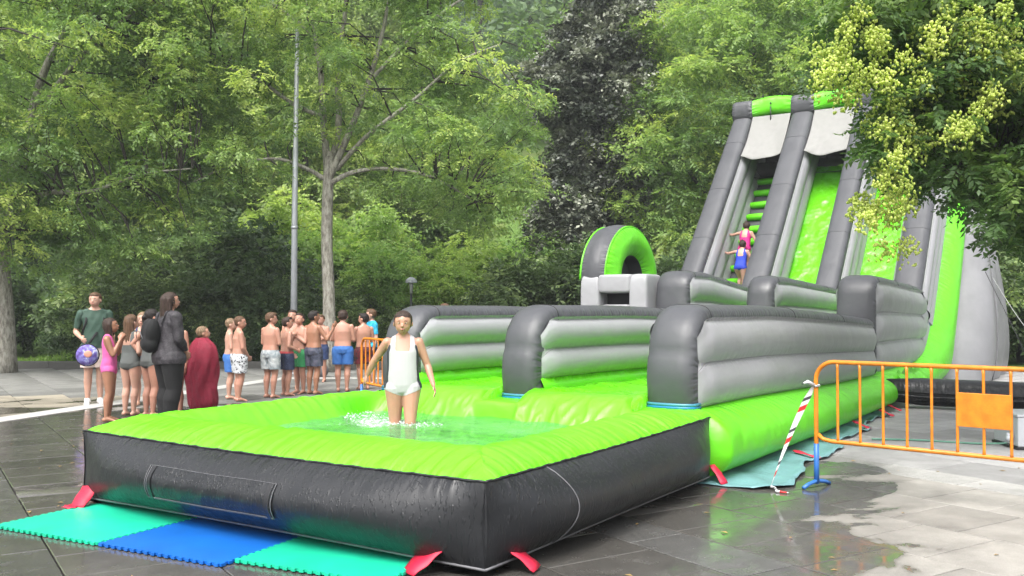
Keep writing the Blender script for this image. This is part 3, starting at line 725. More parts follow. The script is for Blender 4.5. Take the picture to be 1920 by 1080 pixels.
# ---- outside of the tower (left and right): tall leaning support pillows
for sgn, vb in ((-1, .15), (1, 5.33)):
    def out_at(a): return sqrt(max(0, 1 - (1 - min(1, a / .34)) ** 2))
    for si, (aa, ab) in enumerate(((0, .36), (.36, .68), (.68, 1.0))):
        b = MB()
        def fn(t_, c):
            a = aa + (ab - aa) * t_; h = 6.5 * c; u_0 = min(20.6, 16.25 + .70 * h); u = u_0 + (20.92 - u_0) * a; lean = 1.28 * (1 - h / 7.2); bl = .11 * sin(pi * t_) ** .7 * sin(pi * min(1, c * .9 + .10)) ** .3
            tuck = .30 * (1 - c) ** 9 * (a > .02)
            return (u - .05 * bl, vb + sgn * (((lean - tuck) * out_at(a) + bl) * (1 - c ** 9) - .03), h + .01)
        b.grid(22, 50, fn, lambda a, c: (c * 6, a)); sp_ = b.build('support_pillow', MIDG, slide)
        if si < 2:
            t = MB(); t.tube([Vector(fn(1, k / 30)) + Vector((-.01, sgn * .012, 0)) for k in range(31)], .010, 5); t.build('seam_piping', PIPEG, sp_)
            if sgn < 0 and si == 0:
                t = MB(); t.tube([Vector(fn(.80, k / 30)) + Vector((-.01, sgn * .012, 0)) for k in range(31)], .008, 5); t.build('seam_piping', PIPEG, sp_)
                for k in range(24):
                    z_ = .10 + k * .033; t = MB(); pA, pB, pC = Vector(fn(.98, z_)), Vector(fn(.90, z_)), Vector(fn(.81, z_)); t.tube([p_ + Vector((-.02, -.014, 0)) for p_ in (pA, pB, pC)], .0045, 4); t.build('lacing', PIPEG, sp_)
# back of the tower
b = MB(); b.grid(20, 20, lambda a, c: (20.9 + .15 * abs(sin(pi * a * 5)) ** .6, .1 + 5.28 * a, .02 + 6.4 * c)); b.build('tower_back', GREY, slide)
b = MB(); b.grid(6, 1, lambda a, c: (19.6 + 1.3 * a, .15 + 5.18 * c, 6.45)); b.build('tower_roof', DARK, slide)
# ---- entrance block and arch at the left
def pillow_box(name, u0, u1, v0, v1, z0, z1, m, bul=.06, p_=7, **kw):
    b = MB(); cu, cv, cz = (u0 + u1) / 2, (v0 + v1) / 2, (z0 + z1) / 2; du, dv, dz = (u1 - u0) / 2, (v1 - v0) / 2, (z1 - z0) / 2
    def S(x): return (abs(x) ** (2 / p_)) * (1 if x > 0 else -1)
    def fn(a, c):
        th = 2 * pi * a; ph = pi * (c - .5); return (cu + (du + bul) * S(cos(ph)) * S(cos(th)), cv + (dv + bul) * S(cos(ph)) * S(sin(th)), cz + (dz + bul * .5) * S(sin(ph)))
    b.grid(48, 28, fn, lambda a, c: (a * 4, c)); return b.build(name, m, kw.pop('parent', slide), **kw)
zt = 2.14
# front of block: light grey with a letterbox opening, made of four inflated pieces butted together
pillow_box('entrance_block', 10.66, 11.4, 3.86, 4.22, .05, zt, GREY, .0, 9); pillow_box('entrance_block', 10.66, 11.4, 4.80, 5.20, .05, zt, GREY, .0, 9)
pillow_box('entrance_block', 10.66, 11.4, 4.18, 4.84, 1.80, zt, GREY, .0, 9); pillow_box('entrance_block', 10.66, 11.4, 4.18, 4.84, .05, 1.60, GREY, .0, 9)
b = MB(); b.grid(1, 1, lambda a, c: (11.0, 4.1 + .9 * a, 1.5 + .4 * c)); b.build('shade_sheet', VOID, slide)  # black sheet stands for the shade inside the slot
pillow_box('entrance_side', 11.42, 13.2, 3.95, 5.20, .05, zt - .03, DARK, .0, 8)
def arch(u0, u1, v0, v1, z0, Ro, Ri, zs=1.0):
    cu = (u0 + u1) / 2; au = (u1 - u0) / 2
    def ring(th, k, r): return (cu - (au * r) * cos(th), k, z0 + Ro * zs * r * sin(th) if r > .999 else z0 + Ro * zs * (sin(th) * r))
    b = MB(); b.grid(36, 12, lambda a, c: ring(pi * a, v0 + (v1 - v0) * c, 1 + .05 * sin(pi * c)), lambda a, c: (a * 3.2, c)); o = b.build('entrance_arch', DARK, slide)
    ri = Ri
    for vv, s_ in ((v0, -1), (v1, 1)):
        b = MB(); b.grid(36, 12, lambda a, c: ring(pi * a, vv + s_ * .14 * sin(pi * c) ** .7, ri + (1 - ri) * c), lambda a, c: (a * 3, c)); b.build('arch_face', LIME, o)
        t = MB(); t.tube([ring(pi * i / 36, vv, 1.005) for i in range(37)], .018, 5); t.build('arch_piping', LIME, o)
    b = MB(); b.grid(24, 4, lambda a, c: ring(pi * a, v0 + (v1 - v0) * c, ri), lambda a, c: (a * 3, .5)); b.build('arch_lining', DARK, o)
    return o
arch(10.75, 12.95, 4.72, 5.22, zt - .08, 1.02, .47)
b = MB(); b.grid(1, 1, lambda a, c: (11.2 + 1.3 * a, 5.0, zt + .55 * c)); b.build('shade_sheet', DARK, slide)  # dark sheet across the arch, painted shade of its opening
# left outer side of the climbing lane run
lane_wall(13.3, 15.9, 4.83, 5.33, up_b, lambda u: 2.0, .3, 3, side=.10)
# ---- red webbing anchors (each a strap of the slide)
def strap(p0, p1, w=.07, sag=.0, twist=.2):
    p0, p1 = Vector(p0), Vector(p1); t = (p1 - p0).normalized(); a = t.cross(Vector((0, 0, 1)));  a = a.normalized() if a.length > .1 else Vector((1, 0, 0))
    b = MB(); b.grid(8, 2, lambda x, c: p0.lerp(p1, x) + a * w * (c - .5) * (1 - .15 * x) + Vector((0, 0, -sag * sin(pi * x) + .006 * sin(x * 9 + c * 3))), lambda x, c: (x, c))
    o = b.build('red_strap', REDW, slide); md = o.modifiers.new('t', 'SOLIDIFY'); md.thickness = .006; return o
strap((-.02, 3.66, .15), (-.16, 3.62, .02), .15); strap((-.15, 3.63, .022), (-.22, 3.70, .03), .13)
strap((-.02, .34, .14), (-.17, .42, .02), .20); strap((.26, .0, .15), (.30, -.16, .02), .16)
strap((3.46, -.04, .16), (3.40, -.16, .02), .09); strap((5.3, -.22, .07), (5.2, -.50, .03), .07)
strap((8.0, -.2, .10), (7.9, -.42, .03), .07); strap((9.6, -.2, .10), (9.5, -.4, .03), .07); strap((10.4, -.15, .10), (10.3, -.36, .03), .06)
# ---- black air tube that feeds the slide, loose lime fabric at the joint
b = MB(); b.tube([Vector((10.9, .0, .28)), Vector((11.1, -.5, .25)), Vector((11.3, -1.6, .23)), Vector((11.4, -2.3, .23))], [.16, .21, .21, .20], 20); b.build('air_tube', BLACK, slide)
b = MB(); b.grid(20, 8, lambda a, c: (11.3 + 2.0 * a, -.12 - .10 * sin(a * 17) * c - .12 * c, .52 - .22 * c + .03 * sin(a * 23)), lambda a, c: (a * 5, c)); b.build('loose_flap', LIME, slide)
# ================================================================ tarp, mats, barriers
TARP = plain('teal_tarpaulin', (.16, .33, .35), .42, var=.18, scale=3, bump=.012, bscale=14)
b = MB()
def tp(a, c):
    u = 3.35 + 6.6 * a; out = (.62 - .40 * a) + .06 * sin(a * 21) + .03 * sin(a * 47); v = .35 - (out + .35) * c
    if a < .05: v *= .7 + a * 6
    return (u, v, .010 + .014 * abs(sin(a * 39 + c * 5)) * c + .03 * sin(pi * c) ** 2 * abs(sin(a * 26)) + .018 * (c > .9) * abs(sin(a * 61)))
b.grid(140, 20, tp); tarp = b.build('ground_tarp', TARP, None, label='teal tarpaulin spread under the right side of the inflatable slide', category='tarpaulin')
tarp.location = P0; tarp.rotation_euler = (0, 0, SL_ANG); md = tarp.modifiers.new('t', 'SOLIDIFY'); md.thickness = .004
def foam_mat(m):
    n = 18; L0 = 1.0; t = .017; b = bmesh.new(); pts = []
    tooth = [(0, 0), (.30, 0), (.24, .015), (.76, .015), (.70, 0)]
    for s in range(4):
        for i in range(n):
            for (x, y) in tooth:
                X = -L0 / 2 + L0 * (i + x) / n; Y = L0 / 2 + y - .011
                a = -pi / 2 * s; pts.append((X * cos(a) - Y * sin(a), X * sin(a) + Y * cos(a)))
    vs = [b.verts.new((x, y, 0)) for x, y in pts]; f = b.faces.new(vs); r = bmesh.ops.extrude_face_region(b, geom=[f])
    for v in r['geom']:
        if isinstance(v, bmesh.types.BMVert): v.co.z += t
    bmesh.ops.recalc_face_normals(b, faces=b.faces); me = bpy.data.meshes.new('foam_mat'); b.to_mesh(me); b.free(); me.materials.append(m); return me
MINT = plain('mint_foam', (.012, .56, .33), .40, var=.17, scale=2.6, bump=.0006, bscale=140); BLUEF = plain('blue_foam', (.006, .13, .52), .40, var=.17, scale=2.6, bump=.0006, bscale=140)
mint_me, blue_me = foam_mat(MINT), foam_mat(BLUEF)
def mat_at(me, c, ang_, lab, tilt=(0, 0), z=0.006):
    o = bpy.data.objects.new('foam_mat', me); o.location = (*c, z); o.rotation_euler = (tilt[0], tilt[1], ang_); put(o, None, label=lab, category='foam mat', group='foam mats on the paving before the pool')
    return o
MAT_SPOTS = True
def rect_mat(me, pl, along, lab, s=1.06):
    """pl: left near corner on the ground; along: direction of the near edge"""
    t = Vector((*along, 0)).normalized(); nn = Vector((-t.y, t.x, 0)); c = Vector((*pl, 0)) + t * s / 2 + nn * s / 2
    o = mat_at(me, (c.x, c.y), math.atan2(t.y, t.x), lab); o.scale = (s, s, 1); return o
rect_mat(mint_me, (-3.60, 6.50), (.89, -.47), 'mint green foam mat at the left, under the left corner of the pool')
rect_mat(blue_me, (-2.65, 6.0), (.89, -.47), 'blue foam mat between the two mint green ones')
m3 = rect_mat(mint_me, (-1.66, 5.60), (.89, -.42), 'mint green foam mat at the bottom edge, right of the blue one'); m3.location.z = .009

def barrier(name, pL, pR, lab, nb, plate=None, bluefoot=False, gx_=0):
    root = empty(name, (*pL, 0), math.atan2(pR[1] - pL[1], pR[0] - pL[0]), label=lab, category='barrier', group='orange crowd barriers')
    Ln = (Vector(pR) - Vector(pL)).length; z1, z0, r, R = 1.07, .40, .019, .16
    b = MB(); pts = [(0, 0, .06), (0, 0, .5), (0, 0, z1 - R)] + [(R - R * cos(a), 0, z1 - R + R * sin(a)) for a in [pi / 2 * k / 8 for k in range(1, 9)]]
    pts += [(Ln * k / 6, 0, z1) for k in range(1, 6)] + [(Ln - R + R * sin(a), 0, z1 - R + R * cos(a)) for a in [pi / 2 * k / 8 for k in range(0, 9)]] + [(Ln, 0, .5), (Ln, 0, .06)]
    b.tube(pts, r, 10); b.build('frame', ORANGE, root)
    b = MB(); b.tube([(0.015, 0, z0 + .05), (.06, 0, z0 + .012), (.14, 0, z0), (Ln - .02, 0, z0)], r * .95, 10); b.build('lower_rail', ORANGE, root)
    for i in range(nb):
        x = Ln * (i + 1) / (nb + 1); b = MB(); b.tube([(x, 0, z0 + .01), (x, 0, z0 + .04), (x, 0, z1 - .05), (x, 0, z1 - .012)], [.014, .0115, .0115, .015], 8); b.build('bar', ORANGE, root)
    if plate: b = MB(); b.box((Ln * plate, -.003, .745), (Ln * 2.02 / (nb + 1), .03, .26), 0, .004); b.build('plate', ORANGE, root, smooth=False)
    for x in (0, Ln):
        b = MB(); b.tube([(x, 0, .03), (x, 0, .18), (x, 0, .37)], .022, 10); b.tube([(x - .03, -.19, .012), (x - .02, -.12, .035), (x, 0, .055), (x + .02, .12, .035), (x + .03, .19, .012)], .017, 8); b.build('foot', BLUEP, root)
    return root
barrier('crowd_barrier', (2.60, 8.0), (4.28, 6.46), 'orange tubular barrier with a blank plate and blue feet at the right of the slide', 11, plate=7 / 12)
barrier('crowd_barrier', (-2.3, 14.3), (-1.1, 12.1), 'orange tubular barrier behind the wading girl, seen nearly end on', 13)
# barrier tape
TAPE, nt, p = mat('barrier_tape'); L = nt.links.new
tc = N(nt, 'ShaderNodeTexCoord'); sp = N(nt, 'ShaderNodeSeparateXYZ'); L(tc.outputs['UV'], sp.inputs[0])
mA = N(nt, 'ShaderNodeMath', operation='MULTIPLY'); mA.inputs[1].default_value = 3.1; L(sp.outputs[0], mA.inputs[0]); vz = N(nt, 'ShaderNodeMath', operation='FRACT'); L(mA.outputs[0], vz.inputs[0])
cr = ramp(nt, vz.outputs[0], [(0, (.58, .60, .60)), (.34, (.05, .05, .055)), (.46, (.58, .60, .60)), (.62, (.50, .02, .02)), (.80, (.58, .60, .60))]); L(cr.outputs[0], p.inputs['Base Color']); p.inputs['Roughness'].default_value = .3
cr.color_ramp.interpolation = 'CONSTANT'
b = MB(); pA, pB = Vector((2.575, 8.0, .86)), Vector((2.17, 7.86, .03)); pA2 = Vector((2.30, 8.12, .33))
def tapef(a, c):
    q = pA.lerp(pB, a); q.y += .05 * sin(pi * a); w = .085 * (1 - .7 * a ** 3) * (.35 + .65 * S01(a * 8)); tw = a * 1.2
    return q + Vector((cos(tw) * .9, .3 * sin(tw), .35)) * w * (c - .5)
b.grid(40, 3, tapef, lambda a, c: (a, c)); tape = b.build('barrier_tape', TAPE, None, label='white and red barrier tape running from the orange barrier post down to the tarp', category='tape')
b = MB(); b.tube([(2.60 + .027 * cos(k * .7), 8.0 + .027 * sin(k * .7), .86 + .004 * (k % 3)) for k in range(20)], .010, 5); b.tube([(2.575, 7.98, .87), (2.52, 7.96, .90), (2.46, 7.95, .88)], [.018, .016, .004], 5); b.build('tape_knot', TAPE, tape)
b = MB(); b.tube([pB, pB + Vector((.04, .02, -.015)), pB + Vector((.02, -.10, -.02)), pB + Vector((.10, -.16, -.02))], [.012, .012, .014, .006], 5); b.build('tape_end', TAPE, tape)
# black box, grey cabinet, cords
def local_box(name, c, d, m, rz, bev, **kw): b = MB(); b.box((0, 0, d[2] / 2), d, 0, bev); o = b.build(name, m, None, smooth=False, **kw); o.location = c; o.rotation_euler = (0, 0, rz); return o
GREYCAB = plain('grey_cabinet_paint', (.50, .52, .55), .45, var=.04)
cab = empty('generator_cabinet', (5.95, 10.35, 0), -.08, label='pale grey metal cabinet standing on the paving behind the orange barrier', category='cabinet')
b = MB(); b.box((0, 0, .19), (.95, .6, .32), 0, .012); b.build('body', GREYCAB, cab, smooth=False)
b = MB(); b.box((0, 0, .015), (.99, .64, .03), 0, .005); b.build('base_trim', PIPING, cab, smooth=False)
b = MB(); b.box((0, 0, .365), (.97, .62, .03), 0, .008); b.build('lid', GREYCAB, cab, smooth=False)
b = MB(); b.tube([(-.49, -.2, .12), (-.53, -.2, .13), (-.53, -.2, .17)], .03, 8); b.ball((-.53, -.2, .11), .04); b.build('hose_connector', STEEL, cab)
blk = empty('blower_box', (7.75, 15.9, 0), -.15, label='low black fan box lying at the foot of the grey slide support', category='blower')
b = MB(); b.box((0, 0, .12), (.95, .4, .24), 0, .015); b.build('case', PIPING, blk, smooth=False)
b = MB(); b.box((0, -.203, .12), (.75, .012, .16), 0, .003); b.build('front_plate', DARKMETAL, blk, smooth=False)
b = MB(); b.tube([(-.48, -.21, .235), (.48, -.21, .235)], .008, 6); b.build('edge_rail', STEEL, blk)
GREENH = plain('green_hose', (.12, .30, .22), .5)
def cord(name, pts, r, m, **kw):
    b = MB(); Q = resample3(pts, 30); b.tube(Q, r, 5); return b.build(name, m, None, **kw)
def resample3(P, n):
    P = [Vector(p_) for p_ in P]; out = []
    for k in range(n):
        s = (len(P) - 1) * k / (n - 1); i = min(int(s), len(P) - 2); t = s - i
        p0, p1, p2, p3 = P[max(i - 1, 0)], P[i], P[i + 1], P[min(i + 2, len(P) - 1)]
        out.append(.5 * ((2 * p1) + (p2 - p0) * t + (2 * p0 - 5 * p1 + 4 * p2 - p3) * t * t + (3 * p1 - p0 - 3 * p2 + p3) * t ** 3))
    return out
cord('garden_hose', [(4.15, 10.8, .02), (4.7, 10.75, .012), (5.2, 10.5, .012), (5.62, 10.3, .05), (5.66, 10.2, .10)], .011, GREENH, label='thin green water hose lying between the slide and the grey cabinet', category='hose')
cord('guy_rope', [W(17.6, -.75, 2.3), W(17.2, -1.3, 1.1), W(17.0, -1.75, .02)], .008, PIPING, label='dark guy rope from the grey slide support to the ground', category='rope')
cord('guy_rope', [W(19.0, -.55, 2.6), W(18.6, -1.5, 1.0), W(18.3, -2.6, .02)], .008, PIPEW, label='pale guy rope at the far right of the slide', category='rope')
LEAFB = plain('fallen_leaf', (.30, .20, .07), .6, var=.4)
rl = random.Random(11)
b = MB()
for i in range(150):
    x, y = rl.uniform(-6, 7), rl.uniform(5.2, 14); a = rl.uniform(0, 6.3); s = rl.uniform(.012, .035)
    b.add([(x + s * cos(a), y + s * sin(a), .006), (x + s * .5 * cos(a + 1.6), y + s * .5 * sin(a + 1.6), .012), (x - s * cos(a), y - s * sin(a), .006), (x + s * .5 * cos(a - 1.6), y + s * .5 * sin(a - 1.6), .011)], [(0, 1, 2, 3)])
b.build('fallen_leaves', LEAFB, None, smooth=False, merge=False, label='small dead leaves and petals scattered over the wet paving', category='leaf litter', kind='stuff')
# tall steel pole, park lamp
pole = empty('flag_pole', (-5.12, 21.9, 0), 0, label='tall plain grey steel pole left of the central tree', category='pole')
b = MB(); b.tube([(0, 0, 0), (.01, 0, 4.0), (.05, 0, 8.05)], [.085, .068, .045], 16); b.build('shaft', STEEL, pole)
b = MB(); b.tube([(0, 0, 0), (0, 0, .03)], .16, 12); b.tube([(0.006, 0, 3.4), (0.006, 0, 3.46)], .083, 12); b.build('collar', STEEL, pole)
b = MB(); b.ball((.05, 0, 8.07), .05); b.build('cap', STEEL, pole)
lp = empty('park_lamp', (-2.83, 26.2, 0), 0, label='small park lamp with a grey mushroom cap in front of the bushes', category='lamp'); lp.location.z = -.03
hz = 2.28
b = MB(); b.tube([(0, 0, 0), (0, 0, hz - .3)], .035, 8); b.build('post', DARKMETAL, lp)
b = MB(); b.grid(16, 6, lambda a, c: (.17 * sin(pi / 2 * c) * cos(2 * pi * a), .17 * sin(pi / 2 * c) * sin(2 * pi * a), hz + .16 * cos(pi / 2 * c))); b.build('cap', STEEL, lp)
b = MB(); b.tube([(0, 0, hz - .3), (0, 0, hz - .1), (0, 0, hz)], [.04, .05, .06], 12); b.build('globe', plain('lamp_glass', (.4, .42, .4), .3), lp)

# ================================================================ trees
def leaf_mat(name, cols, rough=.5, trans=.35, spec=.4, objvar=.0):
    m, nt, p = mat(name); L = nt.links.new
    at = N(nt, 'ShaderNodeAttribute'); at.attribute_name = 'rnd'
    r = ramp(nt, at.outputs['Fac'], cols)
    col = r.outputs[0]
    if objvar:
        oi = N(nt, 'ShaderNodeObjectInfo'); hs_ = N(nt, 'ShaderNodeHueSaturation'); mr = N(nt, 'ShaderNodeMapRange'); L(oi.outputs['Random'], mr.inputs[0])
        mr.inputs[3].default_value = 1 - objvar; mr.inputs[4].default_value = 1 + objvar; L(mr.outputs[0], hs_.inputs['Value'])
        mh = N(nt, 'ShaderNodeMapRange'); L(oi.outputs['Random'], mh.inputs[0]); mh.inputs[3].default_value = .52; mh.inputs[4].default_value = .48; L(mh.outputs[0], hs_.inputs['Hue'])
        L(col, hs_.inputs['Color']); col = hs_.outputs[0]
    L(col, p.inputs['Base Color']); p.inputs['Roughness'].default_value = rough; p.inputs['Specular IOR Level'].default_value = spec
    t = N(nt, 'ShaderNodeBsdfTranslucent'); br = N(nt, 'ShaderNodeVectorMath', operation='MULTIPLY'); br.inputs[1].default_value = (1.22, 1.30, .75); L(col, br.inputs[0]); L(br.outputs[0], t.inputs[0])
    mx = N(nt, 'ShaderNodeMixShader'); mx.inputs[0].default_value = trans; L(p.outputs[0], mx.inputs[1]); L(t.outputs[0], mx.inputs[2])
    L(mx.outputs[0], nt.nodes['Material Output'].inputs[0]); return m
LF_ASH = leaf_mat('ash_leaf', [(0, (.105, .18, .07)), (.35, (.17, .27, .092)), (.65, (.29, .41, .125)), (1, (.50, .58, .17))], trans=.5)
LF_DARK = leaf_mat('dark_plum_leaf', [(0, (.022, .030, .022)), (.4, (.055, .068, .050)), (.65, (.15, .165, .125)), (1, (.42, .44, .35))], rough=.4, trans=.08, spec=.55)
LF_GEN = leaf_mat('broadleaf_leaf', [(0, (.115, .19, .075)), (.5, (.20, .30, .105)), (1, (.38, .47, .17))], objvar=.2, trans=.5)
LF_YOUNG = leaf_mat('young_leaf', [(0, (.17, .27, .08)), (.6, (.29, .43, .13)), (1, (.50, .60, .20))], objvar=.15, trans=.5)
LF_HEDGE = leaf_mat('hedge_leaf', [(0, (.05, .085, .035)), (.6, (.10, .16, .06)), (1, (.34, .44, .18))], objvar=.3, trans=.3)
LF_GOLD = leaf_mat('rain_tree_leaf', [(0, (.055, .105, .038)), (.6, (.095, .17, .055)), (1, (.19, .28, .08))], trans=.45)
POD = leaf_mat('seed_pod', [(0, (.42, .50, .13)), (.6, (.62, .68, .22)), (1, (.80, .80, .38))], trans=.55, rough=.6)
LF_HILL = leaf_mat('hill_leaf', [(0, (.06, .11, .045)), (.6, (.10, .17, .065)), (1, (.17, .25, .09))], trans=.3)
LF_CONIF = leaf_mat('conifer_needles', [(0, (.06, .11, .06)), (.6, (.10, .17, .09)), (1, (.17, .25, .12))], trans=.2)
BARK, nt, p = mat('bark'); L = nt.links.new
tc = N(nt, 'ShaderNodeTexCoord'); nb = N(nt, 'ShaderNodeTexNoise', Scale=7, Detail=8, Roughness=.7); mpb = N(nt, 'ShaderNodeMapping'); mpb.inputs['Scale'].default_value = (2.5, 2.5, .8); L(tc.outputs['Object'], mpb.inputs[0]); L(mpb.outputs[0], nb.inputs['Vector'])
rb = ramp(nt, nb.outputs[0], [(.3, (.05, .044, .036)), (.45, (.20, .185, .155)), (.6, (.36, .345, .30)), (.8, (.26, .28, .20))]); L(rb.outputs[0], p.inputs['Base Color']); p.inputs['Roughness'].default_value = .85
bb_ = N(nt, 'ShaderNodeBump', Strength=1, Distance=.03); L(nb.outputs[0], bb_.inputs['Height']); L(bb_.outputs[0], p.inputs['Normal'])
BARKD = plain('dark_bark', (.05, .043, .036), .9, bump=.02, bscale=12)

def unit(v): return v / np.maximum(1e-9, np.linalg.norm(v, axis=-1, keepdims=True))
def foliage(clumps, nspray, K, leaf, width=.38, spread=.9, droop=.35, flat=.75, rng=RNG, outer=.5, bright_top=.0):
    """clumps: (n,4) x y z r -> leaflets in feathery sprays. returns V,F,attr"""
    C = np.repeat(clumps[:, :3], nspray, axis=0); R = np.repeat(clumps[:, 3], nspray); M = len(C)
    d = unit(rng.normal(size=(M, 3))); d[:, 2] = np.abs(d[:, 2]) * .7 + d[:, 2] * .3
    rad = R * (outer + (1 - outer) * rng.random(M)) 
    O = C + d * rad[:, None] * np.array([1, 1, flat])
    dirv = unit(d * .8 + rng.normal(size=(M, 3)) * .5 + np.array([0, 0, -droop]))
    side = unit(np.cross(dirv, np.array([0, 0, 1.0]) + rng.normal(size=(M, 3)) * .35))
    Ls = leaf * 2.6 * (.6 + .8 * rng.random(M))
    tone = rng.random(len(clumps)) ** 1.5 * .65; tone = np.repeat(tone, nspray) + rng.random(M) * .3
    k = np.arange(K); tt = (k + .6) / K; sg = np.where(k % 2 == 0, 1.0, -1.0)
    base = O[:, None, :] + dirv[:, None, :] * (Ls[:, None] * tt[None, :])[:, :, None]
    base[:, :, 2] -= (Ls[:, None] * .25 * tt[None, :] ** 2)
    ld = unit(dirv[:, None, :] * .55 + side[:, None, :] * sg[None, :, None] * spread + np.array([0, 0, -.35]) + rng.normal(size=(M, K, 3)) * .22)
    nrm = unit(np.cross(ld, dirv[:, None, :]) + rng.normal(size=(M, K, 3)) * .35)
    wv = unit(np.cross(ld, nrm))
    ll = leaf * (.7 + .6 * rng.random((M, K)))[:, :, None]
    p0 = base; p2 = base + ld * ll; mid = base + ld * ll * .45 + nrm * ll * .06
    p1 = mid + wv * ll * width / 2; p3 = mid - wv * ll * width / 2
    V = np.stack([p0, p1, p2, p3], axis=2).reshape(-1, 3); F = np.arange(len(V)).reshape(-1, 4)
    at = (tone[:, None] + rng.random((M, K)) * .25).reshape(-1)
    return V, F, np.clip(at, 0, 1)
def lobes_clumps(lobes, n, rc, rng=RNG, inner=.45, gap=.0, zmin=None):
    """lobes: list (x,y,z,rx,ry,rz)"""
    L_ = np.array(lobes, float); vol = L_[:, 3] * L_[:, 4] * L_[:, 5]; pr = vol ** .8; pr /= pr.sum()
    out = []
    while len(out) < n:
        i = rng.choice(len(L_), p=pr); d = unit(rng.normal(size=3)); r = (inner + (1 - inner) * rng.random() ** .6)
        p_ = L_[i, :3] + d * r * L_[i, 3:]
        if zmin is not None and p_[2] < zmin + .5 * rng.random(): continue
        if gap and (sin(p_[0] * 1.7 + p_[2] * 1.1) + sin(p_[1] * 1.9 - p_[2] * 1.5) + sin(p_[2] * 2.3 + p_[0])) < -3 + gap * 3: continue
        out.append((*p_, rc * rng.uniform(.65, 1.35)))
    return np.array(out)
def make_tree(name, loc, lab, cat, limbs, clumps, leafargs, lmat, bmat, twigs=True, group=None, trunk_name='trunk', twig_r=.018):
    root = empty(name, loc, 0, label=lab, category=cat)
    if group: root['group'] = group
    nodes = []; tb = MB(); tb.tube(resample3(limbs[0][0], 14), list(np.interp(np.linspace(0, 1, 14), np.linspace(0, 1, len(limbs[0][1])), limbs[0][1])), 12)
    tr_ = tb.build(trunk_name, bmat, root)
    Q0 = resample3(limbs[0][0], 14); nodes += Q0[8:]
    for pts, rs in limbs[1:]:
        Q = resample3(pts, 14); b = MB(); b.tube(Q, list(np.interp(np.linspace(0, 1, 14), np.linspace(0, 1, len(rs)), rs)), 8); b.build('limb', bmat, root); nodes += Q[3:]
    if twigs:
        nd = np.array([tuple(q) for q in nodes]); b = MB()
        for c in clumps:
            i = np.argmin(((nd - c[:3]) ** 2).sum(1) + np.maximum(0, nd[:, 2] - c[2]) ** 2 * 1.5); a = Vector(nd[i]); e = Vector(c[:3]); 
            if (e - a).length < .25: continue
            m_ = (a + e) / 2 + Vector((random.uniform(-.2, .2), random.uniform(-.2, .2), .12 * (e - a).length))
            b.tube([a, m_, e, e + (e - m_).normalized() * c[3] * .6], [twig_r * 1.6, twig_r, twig_r * .55, twig_r * .2], 4, caps=False)
        b.build('twigs', BARKD, root, merge=False, kind='stuff')
    V, F, at = foliage(clumps, **leafargs); fastmesh('crown', V, F, lmat, root, attr=at)
    return root
def mirror_limbs(): pass
# central tree
TC = (-4.45, 22.6, 0)
limbsC = [([(0, 0, -.05), (.02, 0, 1.6), (-.05, .05, 3.2), (.0, 0, 4.9), (.05, .1, 5.3)], [.21, .148, .14, .135, .12]),
    ([(0, 0, 4.7), (.35, -.1, 5.4), (.85, -.2, 6.6), (1.35, -.3, 8.2), (1.7, -.3, 10.5)], [.11, .085, .07, .05, .02]),
    ([(0, 0, 4.7), (-.15, .1, 6), (-.25, .1, 7.5), (-.6, .2, 9.2), (-.7, .3, 12)], [.10, .085, .07, .05, .02]),
    ([(0, 0, 4.8), (.18, .3, 6), (.12, .5, 7.5), (.3, .7, 9.5), (.2, .8, 12)], [.10, .08, .07, .05, .02]),
    ([(0.02, 0, 4.55), (.6, -.2, 4.8), (1.5, -.5, 4.85), (2.6, -.8, 4.6), (3.6, -1, 4.0)], [.08, .055, .045, .035, .015]),
    ([(0, 0, 4.6), (-.5, -.2, 4.9), (-1.2, -.4, 5.1), (-2.2, -.6, 4.9), (-3.0, -.8, 4.5)], [.07, .05, .04, .03, .012]),
    ([(-.18, 0, 6.2), (-.9, -.2, 6.5), (-1.8, -.6, 7.1), (-2.9, -.8, 7.2), (-3.9, -1, 6.9)], [.06, .05, .04, .03, .012]),
    ([(.2, 0, 4.9), (1.0, -.6, 5.6), (2.2, -1, 6.4), (3.2, -1.2, 7.2), (4.2, -1.3, 7.6)], [.06, .05, .04, .03, .012]),
    ([(1.0, -.2, 7.0), (1.9, -.3, 7.9), (2.9, -.4, 8.7), (3.7, -.3, 9.2), (4.5, -.3, 9.4)], [.05, .045, .035, .025, .01]),
    ([(-.4, .1, 8.2), (-1.3, 0, 8.9), (-2.2, -.1, 9.4), (-3.2, 0, 9.6), (-4, 0, 9.9)], [.05, .04, .03, .02, .01])]
clC = lobes_clumps([(0, .2, 9.0, 4.6, 3.6, 4.0), (3.2, -.4, 6.3, 2.3, 2.4, 2.9), (3.6, -.4, 4.4, 1.6, 2.0, 1.7), (-3.0, -.3, 7.2, 2.2, 2.4, 2.2), (1.6, .5, 11.5, 3.4, 3, 2.5), (-1.6, -.3, 5.2, 1.6, 1.8, .8)], 330, .62, inner=.35, gap=.35, zmin=2.9)
make_tree('ash_tree', TC, 'slender tree with a forked pale trunk in the middle behind the boys and the pole', 'tree', limbsC, clC, dict(nspray=50, K=8, leaf=.105, width=.40, droop=.5), LF_ASH, BARK)
